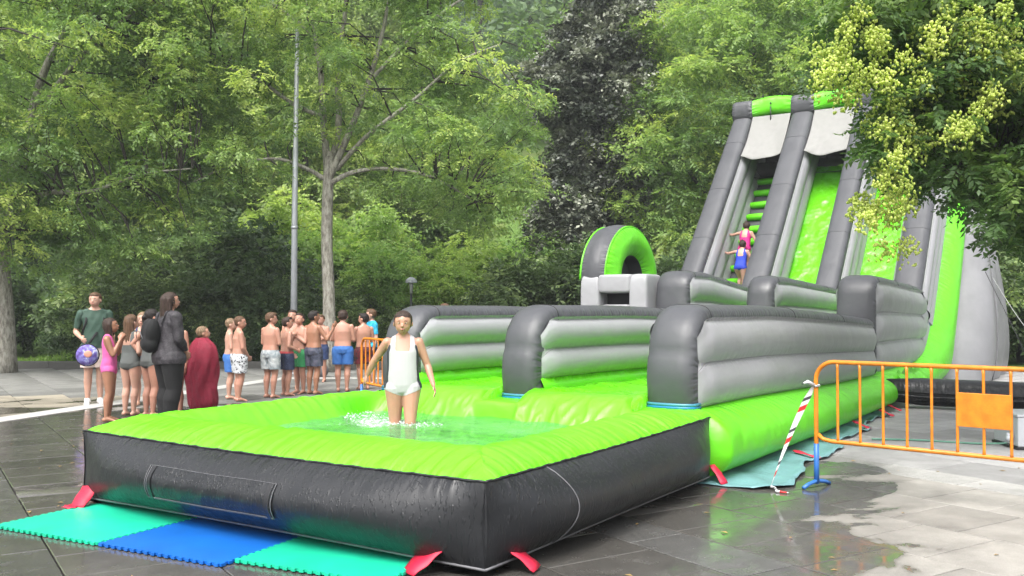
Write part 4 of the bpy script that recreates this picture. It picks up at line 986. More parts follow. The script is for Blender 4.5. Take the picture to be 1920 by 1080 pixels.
# left tree
TL = (-12.15, 22.3, 0)
limbsL = [([(0, 0, -.05), (-.02, 0, 1.4), (-.1, 0, 2.8), (.1, .1, 4.2), (.35, .2, 5.8)], [.34, .25, .23, .22, .18]),
    ([(.1, 0, 4.2), (.5, 0, 5.6), (.9, 0, 7.2), (1.6, .1, 8.8), (2, .2, 11)], [.14, .12, .09, .06, .02]), ([(0, 0, 4), (-.6, .2, 5.6), (-1, .3, 7.5), (-1.4, .3, 9.6), (-1.4, .3, 12)], [.13, .1, .08, .06, .02]),
    ([(.5, 0, 5.4), (1.5, -.5, 6.8), (2.7, -.9, 7.8), (3.8, -1.1, 8.5), (4.6, -1.2, 9)], [.08, .065, .05, .03, .012]), ([(0, 0, 3.6), (1.2, -.6, 4.2), (2.4, -.9, 4.2), (3.7, -1, 4.6), (4.9, -1.2, 4.7)], [.08, .06, .045, .03, .012]),
    ([(0, 0, 4.6), (-.6, -1, 5.2), (0, -2, 6), (.6, -3, 6.6), (1, -3.8, 7)], [.08, .06, .045, .03, .012])]
clL = lobes_clumps([(.5, 0, 9, 4.8, 4, 4.5), (2.8, -.9, 6.5, 2.7, 2.6, 2.6), (-.5, -1.2, 4.9, 3, 2.4, 1.8), (3.4, -.6, 3.6, 1.9, 1.6, 1.0), (1.0, -.6, 3.1, 1.6, 1.5, .9), (3, -.5, 10.5, 3, 3, 2.8)], 400, .66, inner=.35, gap=.2, zmin=2.3)
make_tree('ash_tree', TL, 'large leafy tree at the left edge with a thick scarred trunk', 'tree', limbsL, clL, dict(nspray=50, K=8, leaf=.108, width=.42, droop=.5), LF_ASH, BARK)
# dark tree
limbsD = [([(0, 0, -.05), (0, 0, 3), (.1, 0, 6), (0, 0, 9), (0, 0, 12)], [.3, .25, .2, .12, .03])]
clD = lobes_clumps([(.1, 0, 8.6, 1.8, 2.2, 3.0), (-.1, 0, 5.0, 2.0, 2.2, 2.6), (.6, -.2, 11.0, 1.6, 1.8, 1.8), (-.9, -.4, 9.3, 1.5, 1.4, 1.0), (-.3, 0, 3.2, 1.9, 2, 1.6), (.7, 0, 7.0, 1.3, 1.2, 1.5)], 380, .5, inner=.55, gap=.2, zmin=1.2)
make_tree('dark_leaf_tree', (2.75, 32, 0), 'dense tree with near-black foliage and silvery tips above the entrance arch', 'tree', limbsD, clD, dict(nspray=42, K=7, leaf=.15, width=.62, droop=.25, outer=.75), LF_DARK, BARKD, twigs=False)
# right tree behind the slide
clR = lobes_clumps([(0, 0, 8.8, 4.6, 4, 4.2), (-3.0, -.8, 6.2, 2.6, 2.2, 2.6), (-2.6, -.6, 9.4, 2.2, 2.2, 2.4), (3, 0, 7.5, 3, 3, 3), (-1.5, -1.5, 3.6, 2.6, 1.8, 1.5), (1, 0, 12, 4, 3, 2.5)], 420, .72, inner=.5, zmin=1.6)
limbsR = [([(0, 0, -.05), (.1, 0, 3), (0, 0, 6), (-.2, 0, 9), (0, 0, 12)], [.34, .28, .22, .14, .03]), ([(0, 0, 3), (-1.2, -.3, 4.6), (-2.4, -.6, 6), (-3, -.7, 7), (-3.4, -.7, 8)], [.16, .12, .08, .05, .02]), ([(0, 0, 4), (1.4, 0, 5.8), (2.4, 0, 7), (3, 0, 8), (3.4, 0, 9)], [.16, .12, .08, .05, .02])]
make_tree('broadleaf_tree', (8.35, 31.5, 0), 'broad mid green tree between the dark tree and the top of the slide', 'tree', limbsR, clR, dict(nspray=46, K=8, leaf=.15, width=.42, droop=.35), LF_ASH, BARKD, twigs=False)

# generic trees: three crown meshes shared by copies
def generic(name, seed, lobes, n, rc, leaf, h, lmat, zmin):
    r_ = np.random.default_rng(seed); cl = lobes_clumps(lobes, n, rc, rng=r_, inner=.6, zmin=zmin)
    V, F, at = foliage(cl, 34, 7, leaf, width=.5, droop=.3, rng=r_, outer=.6); o = fastmesh('crown', V, F, lmat, None, attr=at); me = o.data; bpy.data.objects.remove(o)
    b = MB(); b.tube([(0, 0, -1.0), (.1, 0, h * .3), (-.1, .1, h * .6), (0, 0, h * .9)], [.28, .2, .14, .04], 8); o = b.build('trunk', BARKD); tm = o.data; bpy.data.objects.remove(o); return me, tm
gA = generic('a', 1, [(0, 0, 7, 3.4, 3.2, 3.6), (2, -1, 5, 2.2, 2, 2.2), (-2, -.8, 5.4, 2.2, 2, 2.2), (.4, 0, 10, 2.2, 2, 2)], 250, .62, .19, 11, LF_GEN, 1.6)
gB = generic('b', 2, [(0, 0, 6, 3.0, 2.8, 4), (1.6, -1, 7.6, 2, 1.8, 2), (-1.4, .4, 8.6, 1.9, 1.8, 2.2), (0, -1, 3.4, 2.6, 2.2, 1.6)], 250, .58, .18, 10, LF_GEN, 1.2)
gS = generic('s', 3, [(0, 0, 1.2, 1.5, 1.2, 1.3), (.9, 0, 1.0, 1.1, 1.0, 1.0), (-.9, .1, 1.1, 1.1, 1.0, 1.1)], 110, .36, .12, 1.6, LF_HEDGE, .1)
gT = generic('t', 4, [(0, 0, 1.7, 1.4, 1.2, 1.6), (.5, 0, 2.9, .9, .9, 1.0), (-.6, .1, 2.2, 1.0, 1.0, 1.2)], 120, .36, .12, 2.6, LF_GEN, .1)
# conifer
r_ = np.random.default_rng(9); cl = []
for i in range(220):
    h = 1.5 + 11 * r_.random(); a = r_.random() * 6.28; rr2 = (13 - h) * .26 * (.3 + .7 * r_.random() ** .5); cl.append((rr2 * cos(a), rr2 * sin(a), h - .12 * rr2, .42))
V, F, at = foliage(np.array(cl), 26, 8, .16, width=.22, droop=.7, flat=.3, rng=r_); o = fastmesh('crown', V, F, LF_CONIF, None, attr=at); gCm = o.data; bpy.data.objects.remove(o)
gC = (gCm, gA[1])
def plant(g, name, x, y, s, lab, cat='tree', rz=None, zs=1, group=None):
    root = empty(name, (x, y, terrain_z(x, y) if y > 24.4 else 0), rz if rz is not None else random.uniform(0, 6.28), label=lab, category=cat)
    if group: root['group'] = group
    root.scale = (s, s, s * zs)
    for nm, me in (('crown', g[0]), ('trunk', g[1])):
        o = bpy.data.objects.new(nm, me); COL.objects.link(o); o.parent = root
    return root
G1 = 'trees of the wood behind the square'
BG = [(gA, -20, 34, 1.25, 'rounded tree filling the gap left of the left trunk'), (gB, -13.5, 37, 1.2, 'mid green tree behind the crown of the left tree'), (gA, -8.8, 39, 1.05, 'lighter green tree behind the standing man and the girls'),
      (gB, -3.0, 43, 1.0, 'pale tree seen under the central crown behind the park lamp'), (gA, 14.5, 41, 1.3, 'tall full tree behind the top of the slide'), (gB, 20.5, 40, 1.35, 'tree behind the yellow podded branches at the right'),
      (gA, 27, 44, 1.4, 'tall tree beyond the right edge of the slide'), (gB, -27, 44, 1.4, 'big tree far left on the slope'), (gA, -17, 50, 1.35, 'tree higher on the slope at the left'),
      (gB, -9.5, 54, 1.4, 'tree on the slope between the two ash crowns'), (gA, 9, 54, 1.5, 'tree on the slope behind the mid green tree'), (gB, 18, 58, 1.6, 'tree on the slope above the slide'), (gA, 30, 60, 1.7, 'tree on the slope at the far right'),
      (gB, 11.5, 30, .72, 'low bushy tree just behind the slide wall'), (gA, 17.5, 31, .85, 'low leafy tree behind the right slide lane'), (gB, 23, 32, .95, 'leafy tree right of the slide supports')]
for g_, x, y, s, lab in BG: plant(g_, 'broadleaf_tree', x, y, s, lab, group=G1)
plant(gC, 'conifer_tree', -12.2, 44, 1.0, 'grey green conifer rising between the left and central trees', zs=1.0)
plant(gC, 'conifer_tree', 1.4, 74, 1.7, 'tall conifer on the hillside at the top centre')
plant(gC, 'conifer_tree', -2.6, 80, 1.8, 'conifer on the hillside left of the taller one')
plant(gC, 'conifer_tree', 5.2, 82, 1.9, 'conifer on the hillside behind the dark tree')
G2 = 'shrubs along the back of the square'
SH = [(-18.0, 27.0, 1.0), (-11.9, 27.6, .8), (-10.6, 26.6, 1.0), (-9.2, 26.0, .95), (-7.9, 26.3, 1.05), (-6.4, 26.4, .95), (-5.0, 27.2, .85), (-3.4, 27.6, .62), (-1.2, 28.0, .6), (.6, 27.2, 1.2), (2.4, 28.2, 1.4), (4.4, 28.5, 1.3), (6.4, 28.2, 1.2), (-10.9, 29.5, 1.6), (-8.6, 29.5, 1.7), (-5.6, 30.2, 1.2), (-17.6, 31, 1.5), (9, 28, 1.5), (12, 27.5, 1.5), (15, 27, 1.5), (18.5, 26, 1.5)]
where = ['behind the trunk at the left edge', 'just right of the left trunk', 'behind the man with the backpack', 'behind the group of girls', 'behind the woman in the dark hoodie', 'between the woman and the two boys in front', 'behind the two leftmost boys', 'behind the boys under the pole',
         'behind the orange barrier', 'left of the entrance arch, glossy', 'beside the entrance arch, dense', 'right behind the entrance arch', 'behind the first upper wall of the slide', 'tall one rising behind the man', 'tall one rising behind the woman', 'tall one behind the pole', 'tall one behind the left trunk', 'behind the climbing lane', 'behind the second slide lane', 'behind the tower', 'beyond the tower at the right']
for (x, y, s), w_ in zip(SH, where): plant(gS, 'shrub', x, y, s, 'dark green shrub ' + w_, 'shrub', group=G2)
G3 = 'young light green trees behind the barrier'
gY = (gT[0].copy(), gT[1]); gY[0].materials.clear(); gY[0].materials.append(LF_YOUNG)
for x, y, s, lab in [(-2.3, 28.8, .82, 'light yellow green young tree beside the park lamp'), (-1.0, 30, 1.0, 'light green young tree right of the park lamp'), (-3.9, 29, .95, 'light young tree left of the park lamp'), (.1, 30.5, 1.05, 'light young tree left of the dark tree'), (-5.3, 31.5, 1.3, 'light young tree behind the central trunk'), (-8.0, 31.5, 1.4, 'light young tree behind the woman\'s head'), (-6.7, 30.4, 1.15, 'low light young tree left of the pole')]:
    plant(gY, 'young_tree', x, y, s, lab, 'tree', group=G3)
# wooded hillside: reads as one mass
r_ = np.random.default_rng(21); cl = []
for i in range(900):
    y = 62 + 150 * r_.random() ** 1.1; x = r_.uniform(-1, 1) * (y * .68)
    if -9 < x < -1 and 55 < y < 84: continue
    z = terrain_z(x, y); s = r_.uniform(.75, 1.5)
    for k in range(7):
        a = r_.random() * 6.28; hh = r_.random(); q = 2.6 * s * (1 - hh * .75) * r_.random() ** .5; cl.append((x + q * cos(a), y + q * sin(a), z + 1.5 + hh * 7.5 * s, 1.5 * s * (1 - .4 * hh)))
V, F, at = foliage(np.array(cl), 7, 5, .62, width=.6, droop=.2, rng=r_, outer=.6)
fastmesh('hillside_wood', V, F, LF_HILL, None, attr=at, kind='stuff', label='dense wood covering the hillside behind everything', category='wood')
# park grass blades at the lawn edge
r_ = np.random.default_rng(5); M = 16000; x = r_.uniform(-15, 9, M); y = 24.6 + 9 * r_.random(M) ** 1.2; z = np.array([terrain_z(a_, b__) for a_, b__ in zip(x, y)])
a = r_.random(M) * 6.28; hgt = r_.uniform(.05, .13, M); w_ = .012
P = np.stack([x, y, z], 1); d1 = np.stack([np.cos(a) * w_, np.sin(a) * w_, 0 * a], 1); up = np.stack([r_.normal(size=M) * .03, r_.normal(size=M) * .03, hgt], 1)
V = np.stack([P - d1, P + d1, P + up + d1 * .3, P + up - d1 * .3], 1).reshape(-1, 3)
GRB = leaf_mat('grass_blade', [(0, (.10, .20, .02)), (1, (.20, .34, .05))]); fastmesh('grass', V, np.arange(len(V)).reshape(-1, 4), GRB, None, attr=r_.random(M), kind='stuff', label='short bright park grass beyond the kerb', category='grass')
# house on the hill, only its roof shows
hs0 = (-24.2, 74); hr = empty('hillside_house', (hs0[0], hs0[1], terrain_z(*hs0)), .2, label='house with an orange tiled roof half hidden on the wooded hill', category='house')
HWALL = plain('house_wall', (.55, .50, .42), .8); ROOF = plain('roof_tile', (.42, .13, .06), .75, var=.25, scale=3)
b = MB(); b.box((0, 0, 2.6), (8, 6, 5.2)); b.build('wall', HWALL, hr, smooth=False)
b = MB(); b.add([(-4.5, -3.5, 5.1), (4.5, -3.5, 5.1), (4.5, 3.5, 5.1), (-4.5, 3.5, 5.1), (-3.2, 0, 7.0), (3.2, 0, 7.0)], [(0, 1, 5, 4), (1, 2, 5), (2, 3, 4, 5), (3, 0, 4), (0, 3, 2, 1)]); rf_ = b.build('roof', ROOF, hr, smooth=False)
b = MB(); b.box((1.5, .6, 6.9), (.6, .6, 1.3)); b.build('chimney', HWALL, rf_, smooth=False)
for xx in (-2.4, 0, 2.4):
    b = MB(); b.box((xx, -3.02, 3.4), (1.0, .08, 1.3)); b.build('window', VOID, hr, smooth=False)
# ---- near rain tree at the right, yellow seed pods
TK = (8.2, 11.6, 0)
limbsK = [([(0, 0, -.05), (0, 0, 1), (-.1, -.1, 2.2), (-.2, -.1, 3.4), (-.2, -.1, 5)], [.2, .15, .14, .12, .08]),
    ([(-.1, 0, 2.3), (-1.0, -.3, 3.2), (-2.0, -.6, 3.9), (-3.0, -.8, 4.3), (-3.9, -.9, 4.5)], [.07, .055, .04, .028, .01]), ([(-.1, 0, 2.6), (-1.1, -.7, 3.1), (-2.0, -1.2, 3.3), (-2.7, -1.4, 3.2), (-3.3, -1.5, 2.8)], [.06, .045, .03, .02, .01]),
    ([(-.2, 0, 3.3), (-1.2, -.8, 4.3), (-2.2, -1.3, 5), (-3, -1.5, 5.4), (-3.8, -1.6, 5.6)], [.07, .05, .04, .025, .01]), ([(-.1, 0, 2.5), (-.4, -1.1, 3.2), (-.9, -2.2, 3.8), (-1.2, -3, 4.2), (-1.4, -3.6, 4.4)], [.06, .045, .03, .02, .01]), ([(-.2, 0, 3.6), (.6, .8, 4.6), (1.4, 1.2, 5.5), (2, 1.5, 6.2), (2.6, 1.7, 6.6)], [.07, .05, .04, .025, .01])]
def scr(px, py, Y): return ((px - 960) / 1750 * Y - TK[0], Y - TK[1], CAM_H - (py - 579) / 1750 * Y)
rk = np.random.default_rng(31); cl = []
# the hanging fringe that shows, plus the full crown behind and above
def env_bottom(px):
    return np.interp(px, [1540, 1600, 1640, 1700, 1745, 1790, 1850, 1920, 2100], [110, 270, 320, 440, 450, 380, 450, 500, 520])
while len(cl) < 420:
    px = rk.uniform(1560, 2060); Y = rk.uniform(8.9, 11.6); py = rk.uniform(-160, 560)
    if py > env_bottom(px) - 25: continue
    if px < 1650 and (py > 150 or rk.random() < .6): continue
    if 1640 < px < 1780 and py > 330 and rk.random() < .35: continue
    cl.append((*scr(px, py, Y), .30 * rk.uniform(.7, 1.3)))
for i in range(200):
    d = unit(rk.normal(size=3)); d[2] = abs(d[2]) * 1.0; p_ = np.array([0.2, .4, 4.6]) + d * np.array([3.2, 3.2, 3.0]) * rk.uniform(.6, 1); cl.append((*p_, .4))
clK = np.array(cl)
rt = make_tree('golden_rain_tree', TK, 'near tree at the right edge with dark pinnate leaves and yellow seed pods', 'tree', limbsK, clK, dict(nspray=22, K=12, leaf=.078, width=.46, droop=.55, spread=1.1, outer=.35), LF_GOLD, BARKD, twig_r=.009)
# papery pods in panicles
PB = [(1590, 65), (1620, 20), (1650, 70), (1700, 110), (1680, 200), (1580, 95), (1640, 140), (1560, 130), (1610, 175), (1655, 95), (1750, 95), (1830, 30), (1850, 60), (1875, 70), (1905, 110), (1900, 90), (1915, 60), (1795, 140), (1810, 155), (1660, 240), (1690, 265), (1720, 280), (1770, 230), (1790, 250), (1850, 190), (1865, 175), (1800, 320 - 90), (1650, 320), (1680, 330), (1660, 345), (1690, 395), (1640, 400), (1705, 385), (1670, 410), (1610, 400), (1625, 415), (1575, 165), (1540, 150), (1730, 150), (1880, 200), (1745, 225), (1660, 470), (1700, 465), (1545, 100), (1600, 130), (1780, 130), (1760, 60), (1840, 130), (1600, 40), (1640, 60), (1575, 115), (1620, 150), (1665, 150), (1590, 185), (1720, 60), (1780, 20), (1810, 70), (1890, 20), (1870, 110), (1915, 150), (1830, 90), (1750, 165), (1705, 190), (1660, 180), (1640, 230), (1700, 240), (1735, 260), (1815, 245), (1835, 215), (1675, 365), (1655, 385), (1700, 350), (1615, 380), (1680, 300)]
# a panicle: a cone of small inflated three-sided lanterns
pv = []; pf = []; pa = []
for (px, py) in PB:
    Y = rk.uniform(8.6, 9.3); c0 = np.array(scr(px, py, Y)); n = int(rk.integers(60, 105)); tone = rk.random() * .4
    for i in range(n):
        hgt = rk.random(); off = unit(rk.normal(size=3)) * np.array([.15, .15, .12]) * (1.1 - .5 * hgt) * rk.random() ** .4; c = c0 + off + np.array([0, 0, (hgt - .5) * .16]); s = .0175 * rk.uniform(.6, 1.25)
        ax = unit(np.array([rk.normal() * .5, rk.normal() * .5, -1.0])); e1_ = unit(np.cross(ax, [1, .3, 0])); e2_ = np.cross(ax, e1_)
        b0 = len(pv); pv.append(c - ax * s * 1.1); 
        for k in range(3): an = 2.094 * k + i; pv.append(c + (e1_ * cos(an) + e2_ * sin(an)) * s)
        pv.append(c + ax * s * 1.5)
        for k in range(3): pf.append((b0, b0 + 1 + k, b0 + 1 + (k + 1) % 3)); pf.append((b0 + 4, b0 + 1 + (k + 1) % 3, b0 + 1 + k)); pa += [tone + rk.random() * .6] * 2
fastmesh('seed_pods', np.array(pv), np.array(pf), POD, rt, attr=np.clip(np.array(pa), 0, 1), kind='stuff')
# ================================================================ people
def skin_mat(name, col):
    m, nt, p = mat(name); col = tuple(c * K_ALB for c in col); L = nt.links.new; tc = N(nt, 'ShaderNodeTexCoord'); nz = N(nt, 'ShaderNodeTexNoise', Scale=9, Detail=4); L(tc.outputs['Object'], nz.inputs['Vector'])
    r = ramp(nt, nz.outputs[0], [(.3, tuple(c * .9 for c in col)), (.7, tuple(min(1, c * q) for c, q in zip(col, (1.12, 1.05, 1.05))))]); L(r.outputs[0], p.inputs['Base Color'])
    p.inputs['Roughness'].default_value = .42; p.inputs['Subsurface Weight'].default_value = .08; p.inputs['Subsurface Radius'].default_value = (.02, .008, .004); return m
SK_F = skin_mat('skin_fair', (.58, .345, .255)); SK_M = skin_mat('skin_medium', (.52, .275, .195)); SK_T = skin_mat('skin_tan', (.38, .19, .115))
def hair_mat(name, col):
    m, nt, p = mat(name); L = nt.links.new; tc = N(nt, 'ShaderNodeTexCoord'); mp = N(nt, 'ShaderNodeMapping'); mp.inputs['Scale'].default_value = (120, 120, 12); L(tc.outputs['Object'], mp.inputs[0])
    nz = N(nt, 'ShaderNodeTexNoise', Scale=1, Detail=3); L(mp.outputs[0], nz.inputs['Vector']); r = ramp(nt, nz.outputs[0], [(.3, tuple(c * .5 for c in col)), (.7, tuple(c * 1.6 for c in col))]); L(r.outputs[0], p.inputs['Base Color'])
    b_ = N(nt, 'ShaderNodeBump', Strength=1, Distance=.008); L(nz.outputs[0], b_.inputs['Height']); L(b_.outputs[0], p.inputs['Normal']); p.inputs['Roughness'].default_value = .5; p.inputs['Specular IOR Level'].default_value = .22; return m
H_BLK = hair_mat('hair_black', (.016, .013, .012)); H_DBR = hair_mat('hair_dark_brown', (.035, .022, .017)); H_BRN = hair_mat('hair_brown', (.085, .048, .028)); H_LBR = hair_mat('hair_light_brown', (.17, .115, .07))
def cloth(name, col, bump=.004, bs=25, rough=.75): return plain(name, col, rough, var=.1, scale=12, bump=bump, bscale=bs)
def patterned(name, stops, scale=22, kind='voronoi'):
    m, nt, p = mat(name); L = nt.links.new; tc = N(nt, 'ShaderNodeTexCoord')
    t = N(nt, 'ShaderNodeTexVoronoi', Scale=scale) if kind == 'voronoi' else N(nt, 'ShaderNodeTexNoise', Scale=scale, Detail=3, Distortion=1.2); L(tc.outputs['Object'], t.inputs['Vector'])
    r = ramp(nt, t.outputs[0], [(q, tuple(c * K_ALB for c in cc)) for q, cc in stops]); r.color_ramp.interpolation = 'CONSTANT' if kind == 'voronoi' else 'LINEAR'; L(r.outputs[0], p.inputs['Base Color']); p.inputs['Roughness'].default_value = .7
    n2 = N(nt, 'ShaderNodeTexNoise', Scale=14, Detail=3); L(tc.outputs['Object'], n2.inputs['Vector']); b_ = N(nt, 'ShaderNodeBump', Strength=1, Distance=.012); L(n2.outputs[0], b_.inputs['Height']); L(b_.outputs[0], p.inputs['Normal']); return m

def ring_fill(R, k=4): R = np.array(R); t = np.arange(0, len(R) - 1 + 1e-6, 1 / k); return [tuple(np.interp(x, range(len(R)), R[:, j]) for j in range(5)) for x in t]
class Fig:
    """a figure in units of its own height; +y is forwards; converted by voxel remesh into one skin"""
    def __init__(s, H, vox=.009):
        s.H = H; s.vox = vox; s.bm = MB(); s.bones = []
    def cap(s, p0, p1, r0, r1, tag=None, n=14, sx=1.0, flatten=None):
        """closed tapered capsule"""
        p0, p1 = Vector(p0), Vector(p1); ax = (p1 - p0); L_ = ax.length; ax = ax / L_ if L_ > 1e-6 else Vector((0, 0, 1))
        a = ax.cross(Vector((0, 1, 0))); a = a.normalized() if a.length > .1 else ax.cross(Vector((1, 0, 0))).normalized(); b = ax.cross(a)
        rings = []
        for k in range(4): an = pi / 2 * (1 - k / 4.0); rings.append((p0 - ax * r0 * sin(an), r0 * cos(an)))
        for k in range(5): t = k / 4; rings.append((p0.lerp(p1, t), r0 + (r1 - r0) * t))
        for k in range(1, 5): an = pi / 2 * k / 4; rings.append((p1 + ax * r1 * sin(an), r1 * cos(an)))
        vs = []; fs = []
        for c, r in rings:
            r = max(r, .0008)
            for k in range(n):
                t = 2 * pi * k / n; d = a * cos(t) * sx + b * sin(t); vs.append((c + d * r) * s.H)
        R_ = len(rings)
        for i in range(R_ - 1):
            for k in range(n): k2 = (k + 1) % n; fs.append((i * n + k, (i + 1) * n + k, (i + 1) * n + k2, i * n + k2))
        fs.append(tuple(range(n))); fs.append(tuple((R_ - 1) * n + k for k in range(n))[::-1])
        s.bm.add(vs, fs)
        if tag: s.bones.append((tag, np.array(p0) * s.H, np.array(p1) * s.H, r0 * s.H, r1 * s.H))
    def ell(s, c, r, rot=None, seg=18, ring=12):
        s.bm.ball(Vector(c) * s.H, tuple(x * s.H for x in r), seg, ring, rot)
    def loft(s, rings, n=24, T=lambda p: p):
        """rings (z, rx, ry, cx, cy) squircle sections, closed"""
        vs = []; fs = []
        for (z, rx, ry, cx, cy) in rings:
            for k in range(n):
                t = 2 * pi * k / n; x = abs(cos(t)) ** .85 * (1 if cos(t) > 0 else -1); y = abs(sin(t)) ** .85 * (1 if sin(t) > 0 else -1)
                vs.append(T(Vector((cx + rx * x, cy + ry * y, z))) * s.H)
        R_ = len(rings)
        for i in range(R_ - 1):
            for k in range(n): k2 = (k + 1) % n; fs.append((i * n + k, i * n + k2, (i + 1) * n + k2, (i + 1) * n + k))
        fs.append(tuple(range(n))[::-1]); fs.append(tuple((R_ - 1) * n + k for k in range(n)))
        s.bm.add(vs, fs)
def remeshed(mb, vox, smooth=4, fac=.5):
    me = bpy.data.meshes.new('tmp'); me.from_pydata(mb.v, [], mb.f); o = bpy.data.objects.new('tmp', me); COL.objects.link(o)
    r = o.modifiers.new('r', 'REMESH'); r.mode = 'VOXEL'; r.voxel_size = vox; r.use_smooth_shade = True
    if smooth: q = o.modifiers.new('s', 'SMOOTH'); q.iterations = smooth; q.factor = fac
    dg = bpy.context.evaluated_depsgraph_get(); m2 = bpy.data.meshes.new_from_object(o.evaluated_get(dg)); bpy.data.objects.remove(o); bpy.data.meshes.remove(me)
    m2.polygons.foreach_set('use_smooth', [True] * len(m2.polygons)); return m2
def arrays(me):
    n = len(me.vertices); V = np.empty(n * 3, np.float32); me.vertices.foreach_get('co', V); V = V.reshape(-1, 3).astype(float)
    Nn = np.empty(n * 3, np.float32); me.vertices.foreach_get('normal', Nn); Nn = Nn.reshape(-1, 3).astype(float)
    F = [tuple(p.vertices) for p in me.polygons]; return V, Nn, F
def garment(V, Nn, F, mask, off, m, name, parent, thick=0, **kw):
    fs = [f for f in F if all(mask[i] for i in f)]; used = sorted({i for f in fs for i in f}); mp = {i: k for k, i in enumerate(used)}
    if not used: return None
    D = off if isinstance(off, np.ndarray) else np.full((len(V), 1), off) * Nn
    P = (V + D)[used]; me = bpy.data.meshes.new(name); me.from_pydata([tuple(p) for p in P], [], [tuple(mp[i] for i in f) for f in fs]); me.materials.append(m)
    bm = bmesh.new(); bm.from_mesh(me)
    bv = [v for v in bm.verts if v.is_boundary]
    for _ in range(5):
        new = {}
        for v in bv:
            nb_ = [e.other_vert(v) for e in v.link_edges if e.is_boundary]
            if len(nb_) == 2: new[v] = v.co * .4 + (nb_[0].co + nb_[1].co) * .3
        for v, c in new.items(): v.co = c
    bm.to_mesh(me); bm.free()
    me.polygons.foreach_set('use_smooth', [True] * len(me.polygons)); o = bpy.data.objects.new(name, me); put(o, parent, **kw)
    if thick: md = o.modifiers.new('t', 'SOLIDIFY'); md.thickness = thick
    return o
def rotm(yaw, pitch=0, roll=0): return Euler((radians(pitch), radians(roll), radians(yaw))).to_matrix()

